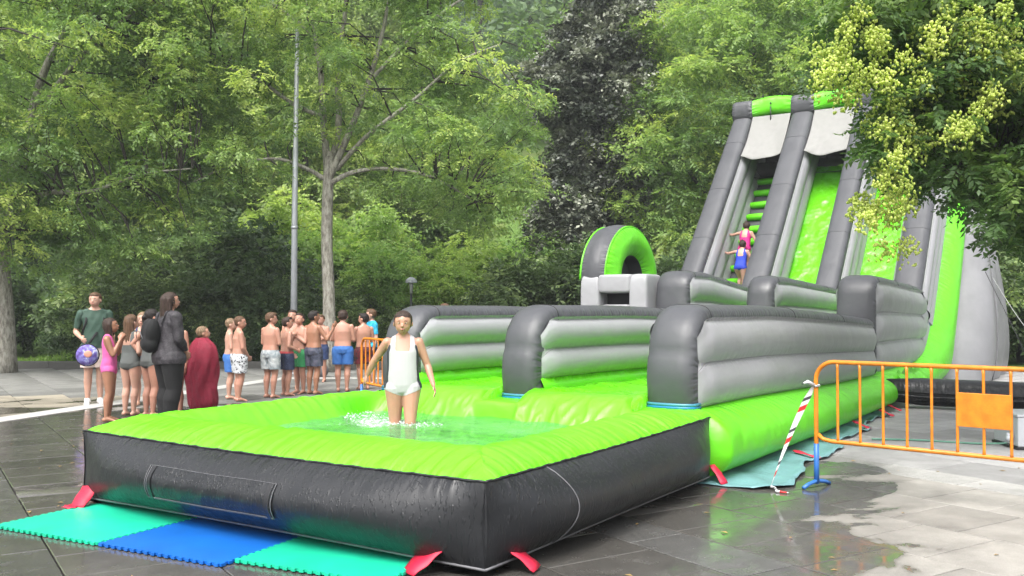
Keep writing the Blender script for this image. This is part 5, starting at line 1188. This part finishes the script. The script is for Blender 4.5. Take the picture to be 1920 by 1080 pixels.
def person(loc, H, face, lab, skin, hair, hairstyle, outfit, arms=('down', 'down'), build=1.0, child=True, look=0, nod=0, vox=.0085, step=0.0, lean=0, legs=None, fine=False, group='people waiting beside the slide'):
    """face: heading in degrees, 0 = away from the camera (+Y), clockwise"""
    root = empty('person', loc, -radians(face), label=lab, category='person'); root['group'] = group
    build = build * (1.08 if child else 1.0)
    s = Fig(H, vox); hh = .150 if child else .130; w = build; hb = 1.0
    shz = .812 if child else .828; hipz = .50
    hx = .047 * w; shx = (.096 if child else .116) * (w ** .5)
    # legs
    lp_ = legs or {}
    for sd, key in ((-1, 'L'), (1, 'R')):
        st = step * sd; knee = Vector((sd * .050 * w, .012 + st * .5, .275)); ank = Vector((sd * .052, -.012 + st, .040)); hip = Vector((sd * hx, 0, hipz))
        if key in lp_: knee, ank = Vector(lp_[key][0]), Vector(lp_[key][1])
        s.cap(hip, knee, .060 * w, .034 * w ** .5, 'thigh'); mid = knee.lerp(ank, .32) + Vector((0, -.010, 0)); s.cap(knee, mid, .034 * w ** .5, .036 * w ** .5, 'calf'); s.cap(mid, ank, .035 * w ** .5, .019, 'calf')
        ty = Vector((sd * .012, .085, 0)); heel = ank + Vector((0, -.018, -.016))
        s.cap(heel, ank + Vector((0, .02, -.008)), .021, .020, 'foot'); s.cap(ank + Vector((0, .01, -.010)), ank + ty + Vector((0, 0, -.028)), .021, .011, 'foot', sx=1.25)
        if fine or True:
            for k in range(4): q = ank + ty + Vector((sd * (-.014 + .010 * k), .004 - .004 * k, -.031)); s.cap(q, q + Vector((0, .014, -.001)), .0070 - .0006 * k, .0058, 'foot', n=8)
    # torso
    Rl = rotm(0, -lean); piv = Vector((0, 0, hipz)); T = lambda p: piv + Rl @ (p - piv)
    bw = w
    R_ = [(.455, .040 * w, .040 * w, 0, .0), (.475, .078 * w, .060 * w, 0, -.004), (.52, .092 * w, .068 * w, 0, -.006), (.57, .090 * w, .062 * w, 0, .0), (.62, .085 * w, .057 * w, 0, .004), (.68, .089 * w ** .8, .057 * w ** .8, 0, .002), (.735, .094 * w ** .6, .060 * w ** .6, 0, -.002), (.775, shx * .98, .054, 0, -.006), (shz + .008, shx * .86, .040, 0, -.008), (shz + .028, .050, .034, 0, -.006), (shz + .045, .033, .031, 0, -.002)]
    s.loft(R_, T=T); s.bones.append(('torso', np.array(T(Vector((0, 0, .50)))) * H, np.array(T(Vector((0, 0, .76)))) * H, .082 * H * w, .085 * H))
    # neck and head
    hc = T(Vector((0, .012, 1 - hh * .52))); s.cap(T(Vector((0, -.004, shz + .01))), hc + Vector((0, -.008, -hh * .25)), .034, .031, 'neck')
    Rh = Rl @ rotm(-look, -nod); f = hh / .150
    def hd(x, y, z): return hc + Rh @ Vector((x * f, y * f, z * f))
    s.ell(hd(0, -.004, .012), (.058 * f, .066 * f, .063 * f), Rh); s.ell(hd(0, .010, -.018), (.049 * f, .050 * f, .050 * f), Rh); s.ell(hd(0, .022, -.048), (.026 * f, .028 * f, .022 * f), Rh); s.ell(hd(-.022, .028, -.022), (.018 * f, .018 * f, .020 * f), Rh); s.ell(hd(.022, .028, -.022), (.018 * f, .018 * f, .020 * f), Rh)
    s.cap(hd(0, .056, .002), hd(0, .067, -.016), .0055 * f, .0085 * f); s.ell(hd(0, .058, -.038), (.014 * f, .006 * f, .0055 * f), Rh)
    for sd in (-1, 1):
        s.ell(hd(sd * .059, -.006, -.008), (.006 * f, .012 * f, .018 * f), Rh)
    # arms
    def arm(sd, spec):
        sh = T(Vector((sd * shx, -.006, shz - .016)))
        P = {'down': ((.030, -.008, -.165), (.036, .030, -.315)), 'out': ((.085, -.02, -.145), (.155, .02, -.285)), 'bent': ((.035, -.035, -.165), (.00, .095, -.215)), 'crossed': ((.030, .015, -.160), (-.095, .095, -.150)), 'hug': ((.022, .035, -.155), (-.085, .085, -.075)),
             'face': ((.005, .060, -.150), (-.045, .110, -.015)), 'up': ((.075, .05, -.14), (.13, .10, -.005)), 'front': ((.02, .02, -.165), (-.055, .10, -.27)), 'back': ((.06, -.05, -.15), (.13, -.02, -.28)), 'rail': ((.15, .03, -.02), (.235, .11, .03)), 'hip': ((.10, -.05, -.12), (.02, .02, -.25))}[spec] if isinstance(spec, str) else spec
        el = sh + Rl @ Vector((P[0][0] * sd, P[0][1], P[0][2])); wr = sh + Rl @ Vector((P[1][0] * sd, P[1][1], P[1][2]))
        s.ell(sh, (.028 * w ** .5, .029, .029)); s.cap(sh, el, .029 * w ** .6, .0225 * w ** .5, 'uarm'); m1 = el.lerp(wr, .3); s.cap(el, m1, .0225 * w ** .5, .0235 * w ** .5, 'farm'); s.cap(m1, wr, .0235 * w ** .5, .0155, 'farm')
        d = (wr - el).normalized(); side = d.cross(Vector((1, 0, 0)) if abs(d.x) < .7 else Vector((0, 1, 0))).normalized(); pl = d.cross(side).normalized()
        # palm, four fingers with a bend at each knuckle, thumb from the side of the palm
        pe = wr + d * .044; s.cap(wr, pe, .0135, .0165, 'hand', n=12, sx=.62)
        for off_ in (-.011, .011): s.cap(wr + side * off_ * .4 + d * .01, pe + side * off_, .010, .009, 'hand', n=8)
        inn = pl * (-1 if pl.dot(Vector((-sd, 0, 0))) < 0 else 1)
        for k in range(4):
            q0 = pe + side * (-.0165 + .011 * k); ln = (.040, .046, .043, .034)[k]; sp_ = side * (-.012 + .008 * k)
            q1 = q0 + d * ln * .45 + sp_ * .35 + inn * .004; q2 = q1 + d * ln * .32 + inn * ln * .18 + sp_ * .2; q3 = q2 + d * ln * .2 + inn * ln * .22
            s.cap(q0 - d * .012, q1, .0060, .0056, 'hand', n=8); s.cap(q1, q2, .0056, .0052, 'hand', n=8); s.cap(q2, q3, .0052, .0046, 'hand', n=8)
        t0 = wr + d * .012 - side * .012; t1 = t0 + d * .018 - side * .018 + inn * .006; t2 = t1 + d * .020 - side * .004 + inn * .006; s.cap(t0, t1, .0085, .0070, 'hand', n=8); s.cap(t1, t2, .0068, .0054, 'hand', n=8)
        return el, wr, pe
    aL = arm(-1, arms[0]); aR = arm(1, arms[1])
    me = remeshed(s.bm, vox); me.name = 'body'; me.materials.append(skin); body = bpy.data.objects.new('body', me); put(body, root)
    V, Nn, F = arrays(me); X = V / H
    # bone classification
    best = np.full(len(V), 1e9); tag = np.array(['torso'] * len(V), dtype=object); tpar = np.zeros(len(V))
    for (tg, a, b_, r0, r1) in s.bones:
        ab = b_ - a; t = np.clip(((V - a) @ ab) / max(1e-9, ab @ ab), 0, 1); q = a + t[:, None] * ab; d = np.linalg.norm(V - q, axis=1) - (r0 + (r1 - r0) * t); k = d < best; best[k] = d[k]; tag[k] = tg; tpar[k] = t[k]
    isarm = np.isin(tag, ['uarm', 'farm', 'hand']); iship = (X[:, 2] < .60)
    Rl_inv = np.array(Rl.inverted()); Xt = (X - np.array(piv)) @ Rl_inv.T + np.array(piv)      # torso frame
    x, y, z = Xt[:, 0], Xt[:, 1], Xt[:, 2]; leg = np.isin(tag, ['thigh', 'calf', 'foot'])
    hzz = np.where(leg, X[:, 2], z)
    for g in outfit:
        kind, m_ = g[0], g[1]; name = g[2] if len(g) > 2 else kind
        if kind in ('swim_trunks', 'shorts', 'trousers', 'leggings'):
            lo = {'swim_trunks': .335, 'shorts': .33, 'trousers': .06, 'leggings': .10}[kind]; up_ = .562
            mask = (hzz < up_) & (hzz > lo) & ~isarm
            t = np.clip((up_ - hzz) / (up_ - lo), 0, 1); amt = {'leggings': .004, 'trousers': .010}.get(kind, .006 + 0 * t) 
            ctr = np.where(X[:, 0:1] > 0, .049 * w, -.049 * w); rad = np.stack([X[:, 0] - ctr[:, 0], X[:, 1], np.zeros(len(X))], 1); rad = rad / np.maximum(1e-6, np.linalg.norm(rad, axis=1, keepdims=True))
            flare = (.020 if kind in ('swim_trunks', 'shorts') else (.012 if kind == 'trousers' else 0)) * t ** 1.2 
            fold = (.0022 if kind != 'trousers' else .0008) * np.sin(X[:, 0] * 110 + X[:, 2] * 40) * np.sin(X[:, 2] * 50 + X[:, 1] * 60)
            off = (Nn * (amt + fold)[:, None] if isinstance(amt, np.ndarray) else Nn * (amt + fold)[:, None]) + rad * flare[:, None]
            garment(V, Nn, F, mask, off * H, m_, name, root)
            if len(g) > 3: garment(V, Nn, F, (hzz < up_ + .004) & (hzz > up_ - .028) & ~isarm, Nn * .011 * H, g[3], 'waistband', root)
        elif kind == 'briefs':
            mask = (~isarm) & (hzz < .545) & (hzz > .452 + .35 * np.maximum(0, np.abs(x) - .03)); garment(V, Nn, F, mask, .0045, m_, name, root)
        elif kind == 'swimsuit':
            ax_ = np.abs(x); back = y < 0
            mask = (~isarm) & (hzz > .452 + .42 * np.maximum(0, ax_ - .022)) & (z < .785)
            top = np.where(y > 0, .742 + np.maximum(0, ax_ - .042) * 4, .70 + np.maximum(0, ax_ - .042) * 4); mask &= (z < top) & ~((z > .73) & (ax_ > .088 + (.785 - z) * .3))
            straps = (~isarm) & (z >= .73) & (z < .87) & (ax_ > .044) & (ax_ < .078) & (tag != 'neck'); garment(V, Nn, F, mask | straps, .004, m_, name, root)
            if len(g) > 3: garment(V, Nn, F, mask & (ax_ > .066 * w) & (z > .50) & (np.abs(y) < .04), .0065, g[3], 'side_panel', root)
        elif kind in ('t_shirt', 'hoodie'):
            lo = .50 if kind == 't_shirt' else .47; slv = {'t_shirt': .8, 'hoodie': 2}[kind]
            mask = (~leg | (hzz > lo)) & (z > lo) & (z < shz + .030) & (tag != 'neck') & (tag != 'hand')
            am = ((tag == 'uarm') & (tpar < slv)) | ((tag == 'farm') & (kind == 'hoodie') & (X[:, 2] > .56)); mask &= (~isarm) | am
            t = np.clip((.70 - z) / .2, 0, 1) * (~isarm); fold = .0022 * np.sin(X[:, 2] * 60 + X[:, 0] * 40) * np.sin(X[:, 0] * 55 + X[:, 1] * 60)
            garment(V, Nn, F, mask, Nn * ((.006 if kind == 't_shirt' else .010) + .010 * t + fold)[:, None] * H, m_, name, root)
        elif kind == 'shoes': garment(V, Nn, F, (X[:, 2] < .058), .010, m_, name, root)
        elif kind == 'socks': garment(V, Nn, F, (X[:, 2] < .10) & (X[:, 2] > .05), .005, m_, name, root)
        elif kind == 'backpack':
            b = MB(); pb = Fig(H); c = T(Vector((g[3] if len(g) > 3 else 0, -.125, .675))); rot_ = rotm(0, -lean, g[4] if len(g) > 4 else 0); pb.ell(c, (.080, .060, .125), rot_); pb.ell(c + Vector((0, -.015, -.055)), (.078, .062, .075), rot_); pb.ell(c + Vector((0, -.05, -.06)), (.055, .03, .05), rot_)
            pb.ell(c + Vector((.045, -.01, .02)), (.045, .055, .11), rot_); pb.ell(c + Vector((-.045, -.01, .02)), (.045, .055, .11), rot_); m2 = remeshed(pb.bm, .012); m2.name = 'backpack'; m2.materials.append(m_); bp_ = put(bpy.data.objects.new('backpack', m2), root); b = MB(); b.tube([q * H for q in resample3([c + Vector((-.06, -.09, -.02)), c + Vector((-.03, -.10, .03)), c + Vector((.03, -.10, .03)), c + Vector((.06, -.09, -.02))], 12)], .006, 5); b.build('zip', PIPEG, bp_)
            for sd in (-1, 1):
                b = MB(); Q = resample3([T(Vector((sd * .06, -.085, .76))), T(Vector((sd * .068, -.035, shz + .030))), T(Vector((sd * .070, .035, .785))), T(Vector((sd * .080, .068, .72))), T(Vector((sd * .100, .02, .64))), T(Vector((sd * .075, -.07, .60)))], 24); b.tube([q * H for q in Q], .012 * 1.3, 6, squash=.4); b.build('strap', m_, bp_)
    # hair
    hf = Fig(H)
    def hell(c, r): hf.ell(hd(*c), tuple(q * f for q in r), Rh)
    hell((0, -.010, .022), (.0625, .0675, .0600)); 
    if hairstyle in ('short', 'cropped'):
        if hairstyle == 'short': hell((0, .012, .048), (.052, .050, .034)); hell((0, -.022, .006), (.0605, .054, .056))
        else: hell((0, -.018, .008), (.060, .054, .056))
    elif hairstyle == 'long':
        hell((0, -.022, .0), (.060, .056, .068))
        for (xx, yy, zz, r0, r1) in ((-.045, -.022, -.15, .026, .012), (.045, -.022, -.15, .026, .012), (0, -.045, -.19, .036, .015), (-.028, -.045, -.18, .030, .012), (.028, -.045, -.18, .030, .013)): hf.cap(hd(xx * .9, yy, .0), hc + Rl @ (Vector((xx, yy - .02, zz)) * f) , r0 * f, r1 * f)
    elif hairstyle == 'big_long':
        hell((0, -.030, .0), (.070, .064, .074))
        for (xx, yy, zz, r0, r1) in ((-.052, -.02, -.13, .030, .022), (.052, -.02, -.13, .030, .022), (0, -.055, -.17, .040, .024), (-.034, -.055, -.16, .036, .020), (.034, -.055, -.16, .036, .020), (.05, .03, -.10, .014, .010), (-.05, .03, -.10, .014, .010)): hf.cap(hd(xx * .9, yy, .01), hc + Rl @ (Vector((xx, yy - .01, zz)) * f), r0 * f, r1 * f)
    elif hairstyle == 'bob':
        hell((0, -.020, -.004), (.062, .058, .066))
        for (xx, yy, zz) in ((-.047, -.005, -.085), (.047, -.005, -.085), (-.03, -.04, -.095), (.03, -.04, -.095), (0, -.046, -.10)): hf.cap(hd(xx, yy, .01), hd(xx, yy, zz), .026 * f, .016 * f)
    elif hairstyle == 'tied':
        hell((0, -.012, .012), (.0625, .065, .064)); hell((0, -.075, -.002), (.022, .024, .024)); hf.cap(hd(0, -.08, -.01), hd(.0, -.075, -.10), .017 * f, .008 * f)
    elif hairstyle == 'bun': hell((0, -.012, .010), (.0625, .066, .066)); hell((0, -.055, .055), (.026, .026, .026))
    hm = remeshed(hf.bm, .008 if not fine else .006, 2)
    # keep the face free: drop hair faces in front of the hair line
    V2, N2_, F2 = arrays(hm); Rhi = np.array(Rh.inverted()); Lc = ((V2 / H - np.array(hc)) @ Rhi.T) / f
    line = {'cropped': .030, 'short': .030}.get(hairstyle, .026)
    keep = ~((Lc[:, 1] > .030 - np.maximum(0, Lc[:, 2] - .02) * .2) & (Lc[:, 2] < line + .012)) 
    if hairstyle in ('short', 'cropped'): keep &= ~((Lc[:, 2] < -.042) | ((Lc[:, 1] > -.002) & (Lc[:, 2] < .012)))
    else: keep &= ~((Lc[:, 1] > .018) & (Lc[:, 2] < .02) & (np.abs(Lc[:, 0]) < .052))
    fs = [f_ for f_ in F2 if all(keep[i] for i in f_)]; used = sorted({i for f_ in fs for i in f_}); mp_ = {i: k for k, i in enumerate(used)}
    hm2 = bpy.data.meshes.new('hair'); hm2.from_pydata([tuple(V2[i]) for i in used], [], [tuple(mp_[i] for i in f_) for f_ in fs]); hm2.materials.append(hair); hm2.polygons.foreach_set('use_smooth', [True] * len(hm2.polygons)); put(bpy.data.objects.new('hair', hm2), root)
    bpy.data.meshes.remove(hm)
    # eyes, brows, mouth
    EYEW = bpy.data.materials.get('eye_white') or plain('eye_white', (.7, .68, .64), .25); EYED = bpy.data.materials.get('iris') or plain('iris', (.03, .02, .015), .2); LIP = bpy.data.materials.get('lips') or plain('lips', (.42, .13, .11), .4)
    for sd in (-1, 1):
        b = MB(); b.ball(hd(sd * .0205, .0530, .003) * H, tuple(q * f * H for q in (.0088, .0050, .0034)), 10, 8, Rh); e_ = b.build('eye', EYEW, root)
        b = MB(); b.ball(hd(sd * .0200, .0572, .003) * H, tuple(q * f * H for q in (.0042, .0022, .0036)), 8, 6, Rh); b.build('iris', EYED, e_)
        b = MB(); b.tube([hd(sd * .008, .0585, .0145) * H, hd(sd * .020, .0575, .0185) * H, hd(sd * .033, .050, .0140) * H], [.0016 * H, .0022 * H, .0010 * H], 5); b.build('eyebrow', hair, root)
    b = MB(); b.ball(hd(0, .0615, -.038) * H, tuple(q * f * H for q in (.0125, .0036, .0036)), 10, 6, Rh); b.build('lips', LIP, root)
    return dict(root=root, hd=hd, hc=hc, T=T, H=H, arms=(aL, aR), V=V, N=Nn, F=F)

def gp(px, py): Y = 1750 * CAM_H / (py - 579); return ((px - 960) / 1750 * Y, Y, 0)
C_NAVY = cloth('navy_cloth', (.02, .04, .12)); C_BLUE = cloth('blue_cloth', (.045, .17, .50)); C_GREEN = cloth('green_cloth', (.02, .22, .07)); C_DKGREEN = cloth('dark_green_cloth', (.035, .08, .055)); C_PINKW = cloth('pale_pink_cloth', (.60, .48, .43)); C_BLACK = cloth('black_cloth', (.006, .006, .007), rough=.85); C_WHITE = cloth('white_shoe', (.7, .7, .68))
C_RED = cloth('crimson_towel', (.24, .004, .028), .01, 60); C_PINK = cloth('pink_swim_cloth', (.70, .12, .36)); C_GREY = cloth('grey_swim_cloth', (.10, .11, .105)); C_TURQ = cloth('turquoise_cloth', (.02, .38, .60)); C_ROYAL = cloth('royal_blue_swim', (.015, .05, .50)); C_MAG = cloth('magenta_swim', (.55, .01, .20)); C_REDB = cloth('coral_waistband', (.62, .08, .09))
P_BW = patterned('black_white_print', [(0, (.03, .03, .035)), (.30, (.03, .03, .035)), (.36, (.62, .64, .66)), (1, (.62, .64, .66))], 26); P_GREYW = patterned('grey_white_print', [(.3, (.20, .25, .27)), (.5, (.36, .40, .42)), (.68, (.62, .65, .64))], 9, 'noise'); P_NAVY = patterned('navy_print', [(0, (.09, .13, .24)), (.22, (.02, .03, .075)), (1, (.02, .03, .075))], 40); P_DK = patterned('dark_print', [(.35, (.02, .02, .03)), (.5, (.05, .06, .10)), (.66, (.11, .11, .15))], 10, 'noise')
P_DKRED = patterned('dark_red_print', [(.4, (.02, .02, .022)), (.55, (.22, .02, .03)), (.7, (.03, .03, .035))], 9, 'noise'); P_MARL = patterned('grey_marl', [(.3, (.014, .013, .016)), (.5, (.032, .028, .034)), (.7, (.065, .058, .066))], 34, 'noise'); P_FLOR = patterned('floral_print', [(0, (.55, .5, .5)), (.3, (.10, .18, .26)), (.5, (.5, .3, .34)), (1, (.6, .6, .58))], 30)
C_SUIT = plain('white_swimsuit', (.50, .475, .505), .5, var=.03, bump=.0015, bscale=30); C_SIDE = plain('dark_side_panel', (.03, .035, .05), .6)

# --- the wading girl
gpos = W(gx, gy, .115)
person(gpos, 1.385, 176, 'girl in a white swimsuit with dark side panels wading through the green pool', SK_M, H_DBR, 'bun', [('swimsuit', C_SUIT, 'swimsuit', C_SIDE)],
       arms=(((.055, -.015, -.150), (.095, .05, -.275)), ((.085, -.05, -.12), (.135, -.09, -.215))), build=1.06, vox=.0058, look=2, nod=3, fine=True, legs={'L': ((-.05, .05, .285), (-.055, .02, .05)), 'R': ((.05, -.005, .27), (.055, -.09, .045))}, group='bathers on the slide')
# --- adults
man = person(gp(178, 757), 1.78, 152, 'man in a dark green t-shirt with a black backpack, carrying a round galaxy print bag', SK_F, H_BRN, 'short', [('shorts', C_PINKW, 'shorts'), ('t_shirt', C_DKGREEN, 't_shirt'), ('shoes', C_WHITE, 'shoes'), ('backpack', C_BLACK, 'backpack')], arms=('down', 'bent'), child=False, build=1.0, look=28, group='adults beside the slide')
wm = person(gp(318, 797), 1.74, 48, 'woman with long dark hair in a dark marl hoodie carrying a black rucksack', SK_M, H_DBR, 'big_long', [('trousers', C_BLACK, 'trousers'), ('hoodie', P_MARL, 'hoodie'), ('backpack', C_BLACK, 'rucksack', -.02, 12)], arms=('bent', 'front'), child=False, build=1.38, look=18, nod=-4, group='adults beside the slide')
# galaxy bag held by the man
GAL = patterned('galaxy_print', [(.25, (.04, .02, .12)), (.42, (.14, .09, .38)), (.55, (.22, .24, .55)), (.68, (.75, .72, .80))], 9, 'noise')
bx_, by_, _ = gp(172, 757); bagr = empty('drawstring_bag', (bx_ + .12, by_ - .40, .80), .3, label='round purple galaxy print bag hanging in front of the man in green', category='bag')
b = MB(); b.ball((0, 0, 0), (.165, .085, .165), 24, 16); b.build('body', GAL, bagr); b = MB(); b.ball((.02, -.082, .02), (.06, .012, .055), 12, 8); b.build('emblem', plain('orange_print', (.65, .30, .22), .6), bagr)
b = MB(); b.tube([(.0, .06, .16), (.06, .16, .26), (.10, .28, .34)], .02, 6); b.build('strap', C_BLACK, bagr); b = MB(); b.tube([(.168 * cos(t_ * .35), .0, .168 * sin(t_ * .35)) for t_ in range(19)], .012, 5); b.build('rim', C_BLACK, bagr)
# --- girls
person(gp(206, 790), 1.40, 78, 'small girl in a pink swimsuit holding both hands to her face', SK_T, H_DBR, 'bob', [('swimsuit', C_PINK, 'swimsuit')], arms=('face', 'face'), nod=-10, build=.97)
person(gp(246, 779), 1.44, 20, 'girl with brown hair in a dark grey swimsuit seen from behind', SK_F, H_BRN, 'long', [('swimsuit', C_GREY, 'swimsuit')], arms=('crossed', 'bent'), build=1.0, look=20)
person(gp(284, 782), 1.52, 35, 'girl with black tied hair in a dark swimsuit half hidden by the woman', SK_M, H_BLK, 'tied', [('swimsuit', C_GREY, 'swimsuit')], arms=('hip', 'crossed'), build=1.0, look=15)
person((gp(266, 762)[0], 14.6, 0), 1.47, 175, 'light haired girl facing the camera inside the group', SK_F, H_LBR, 'long', [('swimsuit', C_NAVY, 'swimsuit')], arms=('crossed', 'crossed'))
person((gp(356, 775)[0], 13.0, 0), 1.48, 200, 'girl with long auburn hair in a floral swimsuit in front of the woman', SK_M, H_BRN, 'long', [('swimsuit', P_FLOR, 'swimsuit')], arms=('down', 'hug'), look=-20)
# --- boy in the towel
tb_ = person(gp(380, 784), 1.28, 40, 'small boy with cropped fair hair wrapped in a crimson towel', SK_M, H_LBR, 'cropped', [], arms=('hug', 'hug'), build=.95, nod=-12, look=30)
Fg = Fig(1.28); TS = 1.14
Fg.loft(ring_fill([(.12, .130, .105, .01, .0), (.16, .145, .115, .008, .0), (.30, .158, .120, .0, 0), (.46, .168, .125, 0, 0), (.60, .165, .120, 0, .0), (.70, .162, .112, 0, 0), (.77, .155, .100, 0, 0), (.81, .132, .084, 0, -.002), (.842, .088, .066, 0, -.004), (.868, .052, .052, 0, -.004)]), n=110)
V_ = np.array([tuple(v) for v in Fg.bm.v]); an = np.arctan2(V_[:, 1], V_[:, 0]); hz_ = V_[:, 2] / 1.28; k_ = (1 + .055 * np.sin(an * 6 + 2 * np.sin(hz_ * 9)) * np.clip((.85 - hz_) * 3, 0, 1) + .02 * np.sin(an * 13 + hz_ * 11)); sc_ = 1 + (TS - 1) * np.clip((.82 - hz_) / .22, 0, 1) - .06 * np.clip((.5 - hz_) / .4, 0, 1); k_ = k_ + .028 * np.sin(an * 11 + 3 * np.sin(hz_ * 6)) + .07 * np.exp(-((an + 1.9 - hz_ * 1.1) / .10) ** 2) + .05 * np.exp(-((an + .9 + hz_ * .7) / .09) ** 2); k_ = k_ * sc_; V_[:, 0] *= k_; V_[:, 1] *= k_; V_[:, 0] += .02 * np.sin(hz_ * 11); V_[:, 2] += .018 * np.sin(an * 2 + 1) * np.clip((.4 - hz_) * 4, 0, 1)
Fg.bm.v = [tuple(v) for v in V_]; Fg.bm.f = [f_ for f_ in Fg.bm.f if len(f_) == 4]; Fg.bm.uv = Fg.bm.uv; tw = Fg.bm.build('towel', C_RED, tb_['root'])
md = tw.modifiers.new('t', 'SOLIDIFY'); md.thickness = -.012
# --- boys, left to right
G = 'boys waiting in swimming trunks'
B = [
 (432, 748, 1.36, 70, 'boy in blue and white trunks, leftmost of the boys and half hidden', SK_F, H_LBR, 'cropped', [('swim_trunks', C_BLUE, 'swim_trunks')], ('crossed', 'crossed'), 1.02, 10, 0),
 (449, 752, 1.40, 62, 'stocky boy in black and white print trunks looking right', SK_M, H_BRN, 'cropped', [('swim_trunks', P_BW, 'swim_trunks')], ('front', 'front'), 1.2, 25, 0),
 (508, 746, 1.46, 30, 'boy with swept brown hair in grey and white trunks seen from behind', SK_M, H_BRN, 'short', [('swim_trunks', P_GREYW, 'swim_trunks')], ('crossed', 'crossed'), 1.05, 45, 0),
 (538, 742, 1.38, 50, 'boy in navy trunks with a coral waistband', SK_M, H_DBR, 'short', [('swim_trunks', P_NAVY, 'swim_trunks', C_REDB)], ('front', 'bent'), 1.0, 25, -5),
 (549, 729, 1.50, 178, 'boy facing the camera behind the one with the coral waistband', SK_M, H_DBR, 'short', [('swim_trunks', C_GREY, 'swim_trunks')], ('crossed', 'crossed'), 1.0, 5, -8),
 (563, 738, 1.44, 215, 'boy in bright green trunks with folded arms', SK_M, H_DBR, 'short', [('swim_trunks', C_GREEN, 'swim_trunks')], ('hug', 'hug'), 1.0, -20, -15),
 (588, 739, 1.49, 32, 'tanned dark haired boy in dark print trunks raising his right hand', SK_T, H_BLK, 'short', [('swim_trunks', P_DK, 'swim_trunks')], ('bent', 'up'), 1.05, 30, 0),
 (643, 734, 1.50, -4, 'boy in plain blue trunks with his back turned, right of the tree trunk', SK_M, H_DBR, 'short', [('swim_trunks', C_BLUE, 'swim_trunks')], ('crossed', 'crossed'), 1.08, 0, 0),
 (682, 730, 1.44, -25, 'dark haired boy in dark red print trunks behind the orange barrier', SK_M, H_BLK, 'short', [('swim_trunks', P_DKRED, 'swim_trunks')], ('hug', 'crossed'), 1.0, -50, 0),
 (697, 722, 1.52, -120, 'boy in a turquoise t-shirt at the right end of the queue', SK_F, H_BRN, 'short', [('swim_trunks', C_NAVY, 'swim_trunks'), ('t_shirt', C_TURQ, 't_shirt')], ('down', 'bent'), 1.0, 20, 0),
 (602, 716, 1.40, 190, 'boy almost hidden behind the tanned boy beside the tree', SK_M, H_BRN, 'short', [('swim_trunks', C_NAVY, 'swim_trunks')], ('crossed', 'crossed'), 1.0, 0, 0),
]
for (px, py, H_, fc, lab, sk, hr_, hs_, out_, ar_, bd, lk, nd_) in B:
    person(gp(px, py), H_, fc, lab, sk, hr_, hs_, out_, arms=ar_, build=bd, look=lk, nod=nd_, group=G)
person((-1.03, 14.2, 0), 1.60, 160, 'person almost hidden behind the left slide wall, brown hair showing', SK_M, H_BRN, 'short', [('t_shirt', C_DKGREEN, 't_shirt'), ('shorts', C_NAVY, 'shorts')], vox=.012, child=False)
# --- climbers
def on_climb(t): return Vector((fa.x + .2 + (fb.x - fa.x) * t, fa.y + .22 + (fb.y - fa.y) * t))
for t_, vv, lab, m_, H_ in ((.115, 4.30, 'girl in a royal blue swimsuit climbing the stepped lane, the lower one', C_ROYAL, 1.36), (.215, 4.34, 'girl in a magenta swimsuit climbing the stepped lane, the upper one', C_MAG, 1.38)):
    q = on_climb(t_); q = q - N2 * .22; p_ = W(q.x - .10, vv, q.y - .02)
    person(p_, H_, 33, lab, SK_F, H_DBR, 'bun', [('swimsuit', m_, 'swimsuit')], arms=('rail', 'rail' if vv > 4.38 else 'up'), lean=16, look=0, nod=5, legs={'L': ((-.05, .12, .33), (-.05, .055, .16)), 'R': ((.05, .03, .275), (.05, .0, .045))}, vox=.010, group='bathers on the slide')
# a small grey bag by the tree
b = MB(); b.ball((0, 0, .14), (.15, .11, .16), 14, 10); b.tube([(-.06, 0, .27), (0, 0, .36), (.06, 0, .27)], .012, 5); o = b.build('kit_bag', cloth('grey_bag', (.12, .12, .13)), None, label='small grey bag lying at the foot of the central tree', category='bag'); o.location = (-4.25, 20.9, 0)
# ================================================================ air: faint haze up the valley
hb = MB(); hb.box((0, 60, 52), (404, 364, 106)); hz_o = hb.build('haze', PIPING, None, smooth=False, kind='stuff', label='faint pale haze hanging over the valley', category='haze')
hm_ = bpy.data.materials.new('haze'); hm_.use_nodes = True; nt = hm_.node_tree; nt.nodes.clear(); o_ = nt.nodes.new('ShaderNodeOutputMaterial'); v_ = nt.nodes.new('ShaderNodeVolumePrincipled')
v_.inputs['Density'].default_value = .0011; v_.inputs['Color'].default_value = (.92, .95, .97, 1); v_.inputs['Anisotropy'].default_value = .2; nt.links.new(v_.outputs[0], o_.inputs['Volume'])
hz_o.data.materials.clear(); hz_o.data.materials.append(hm_)
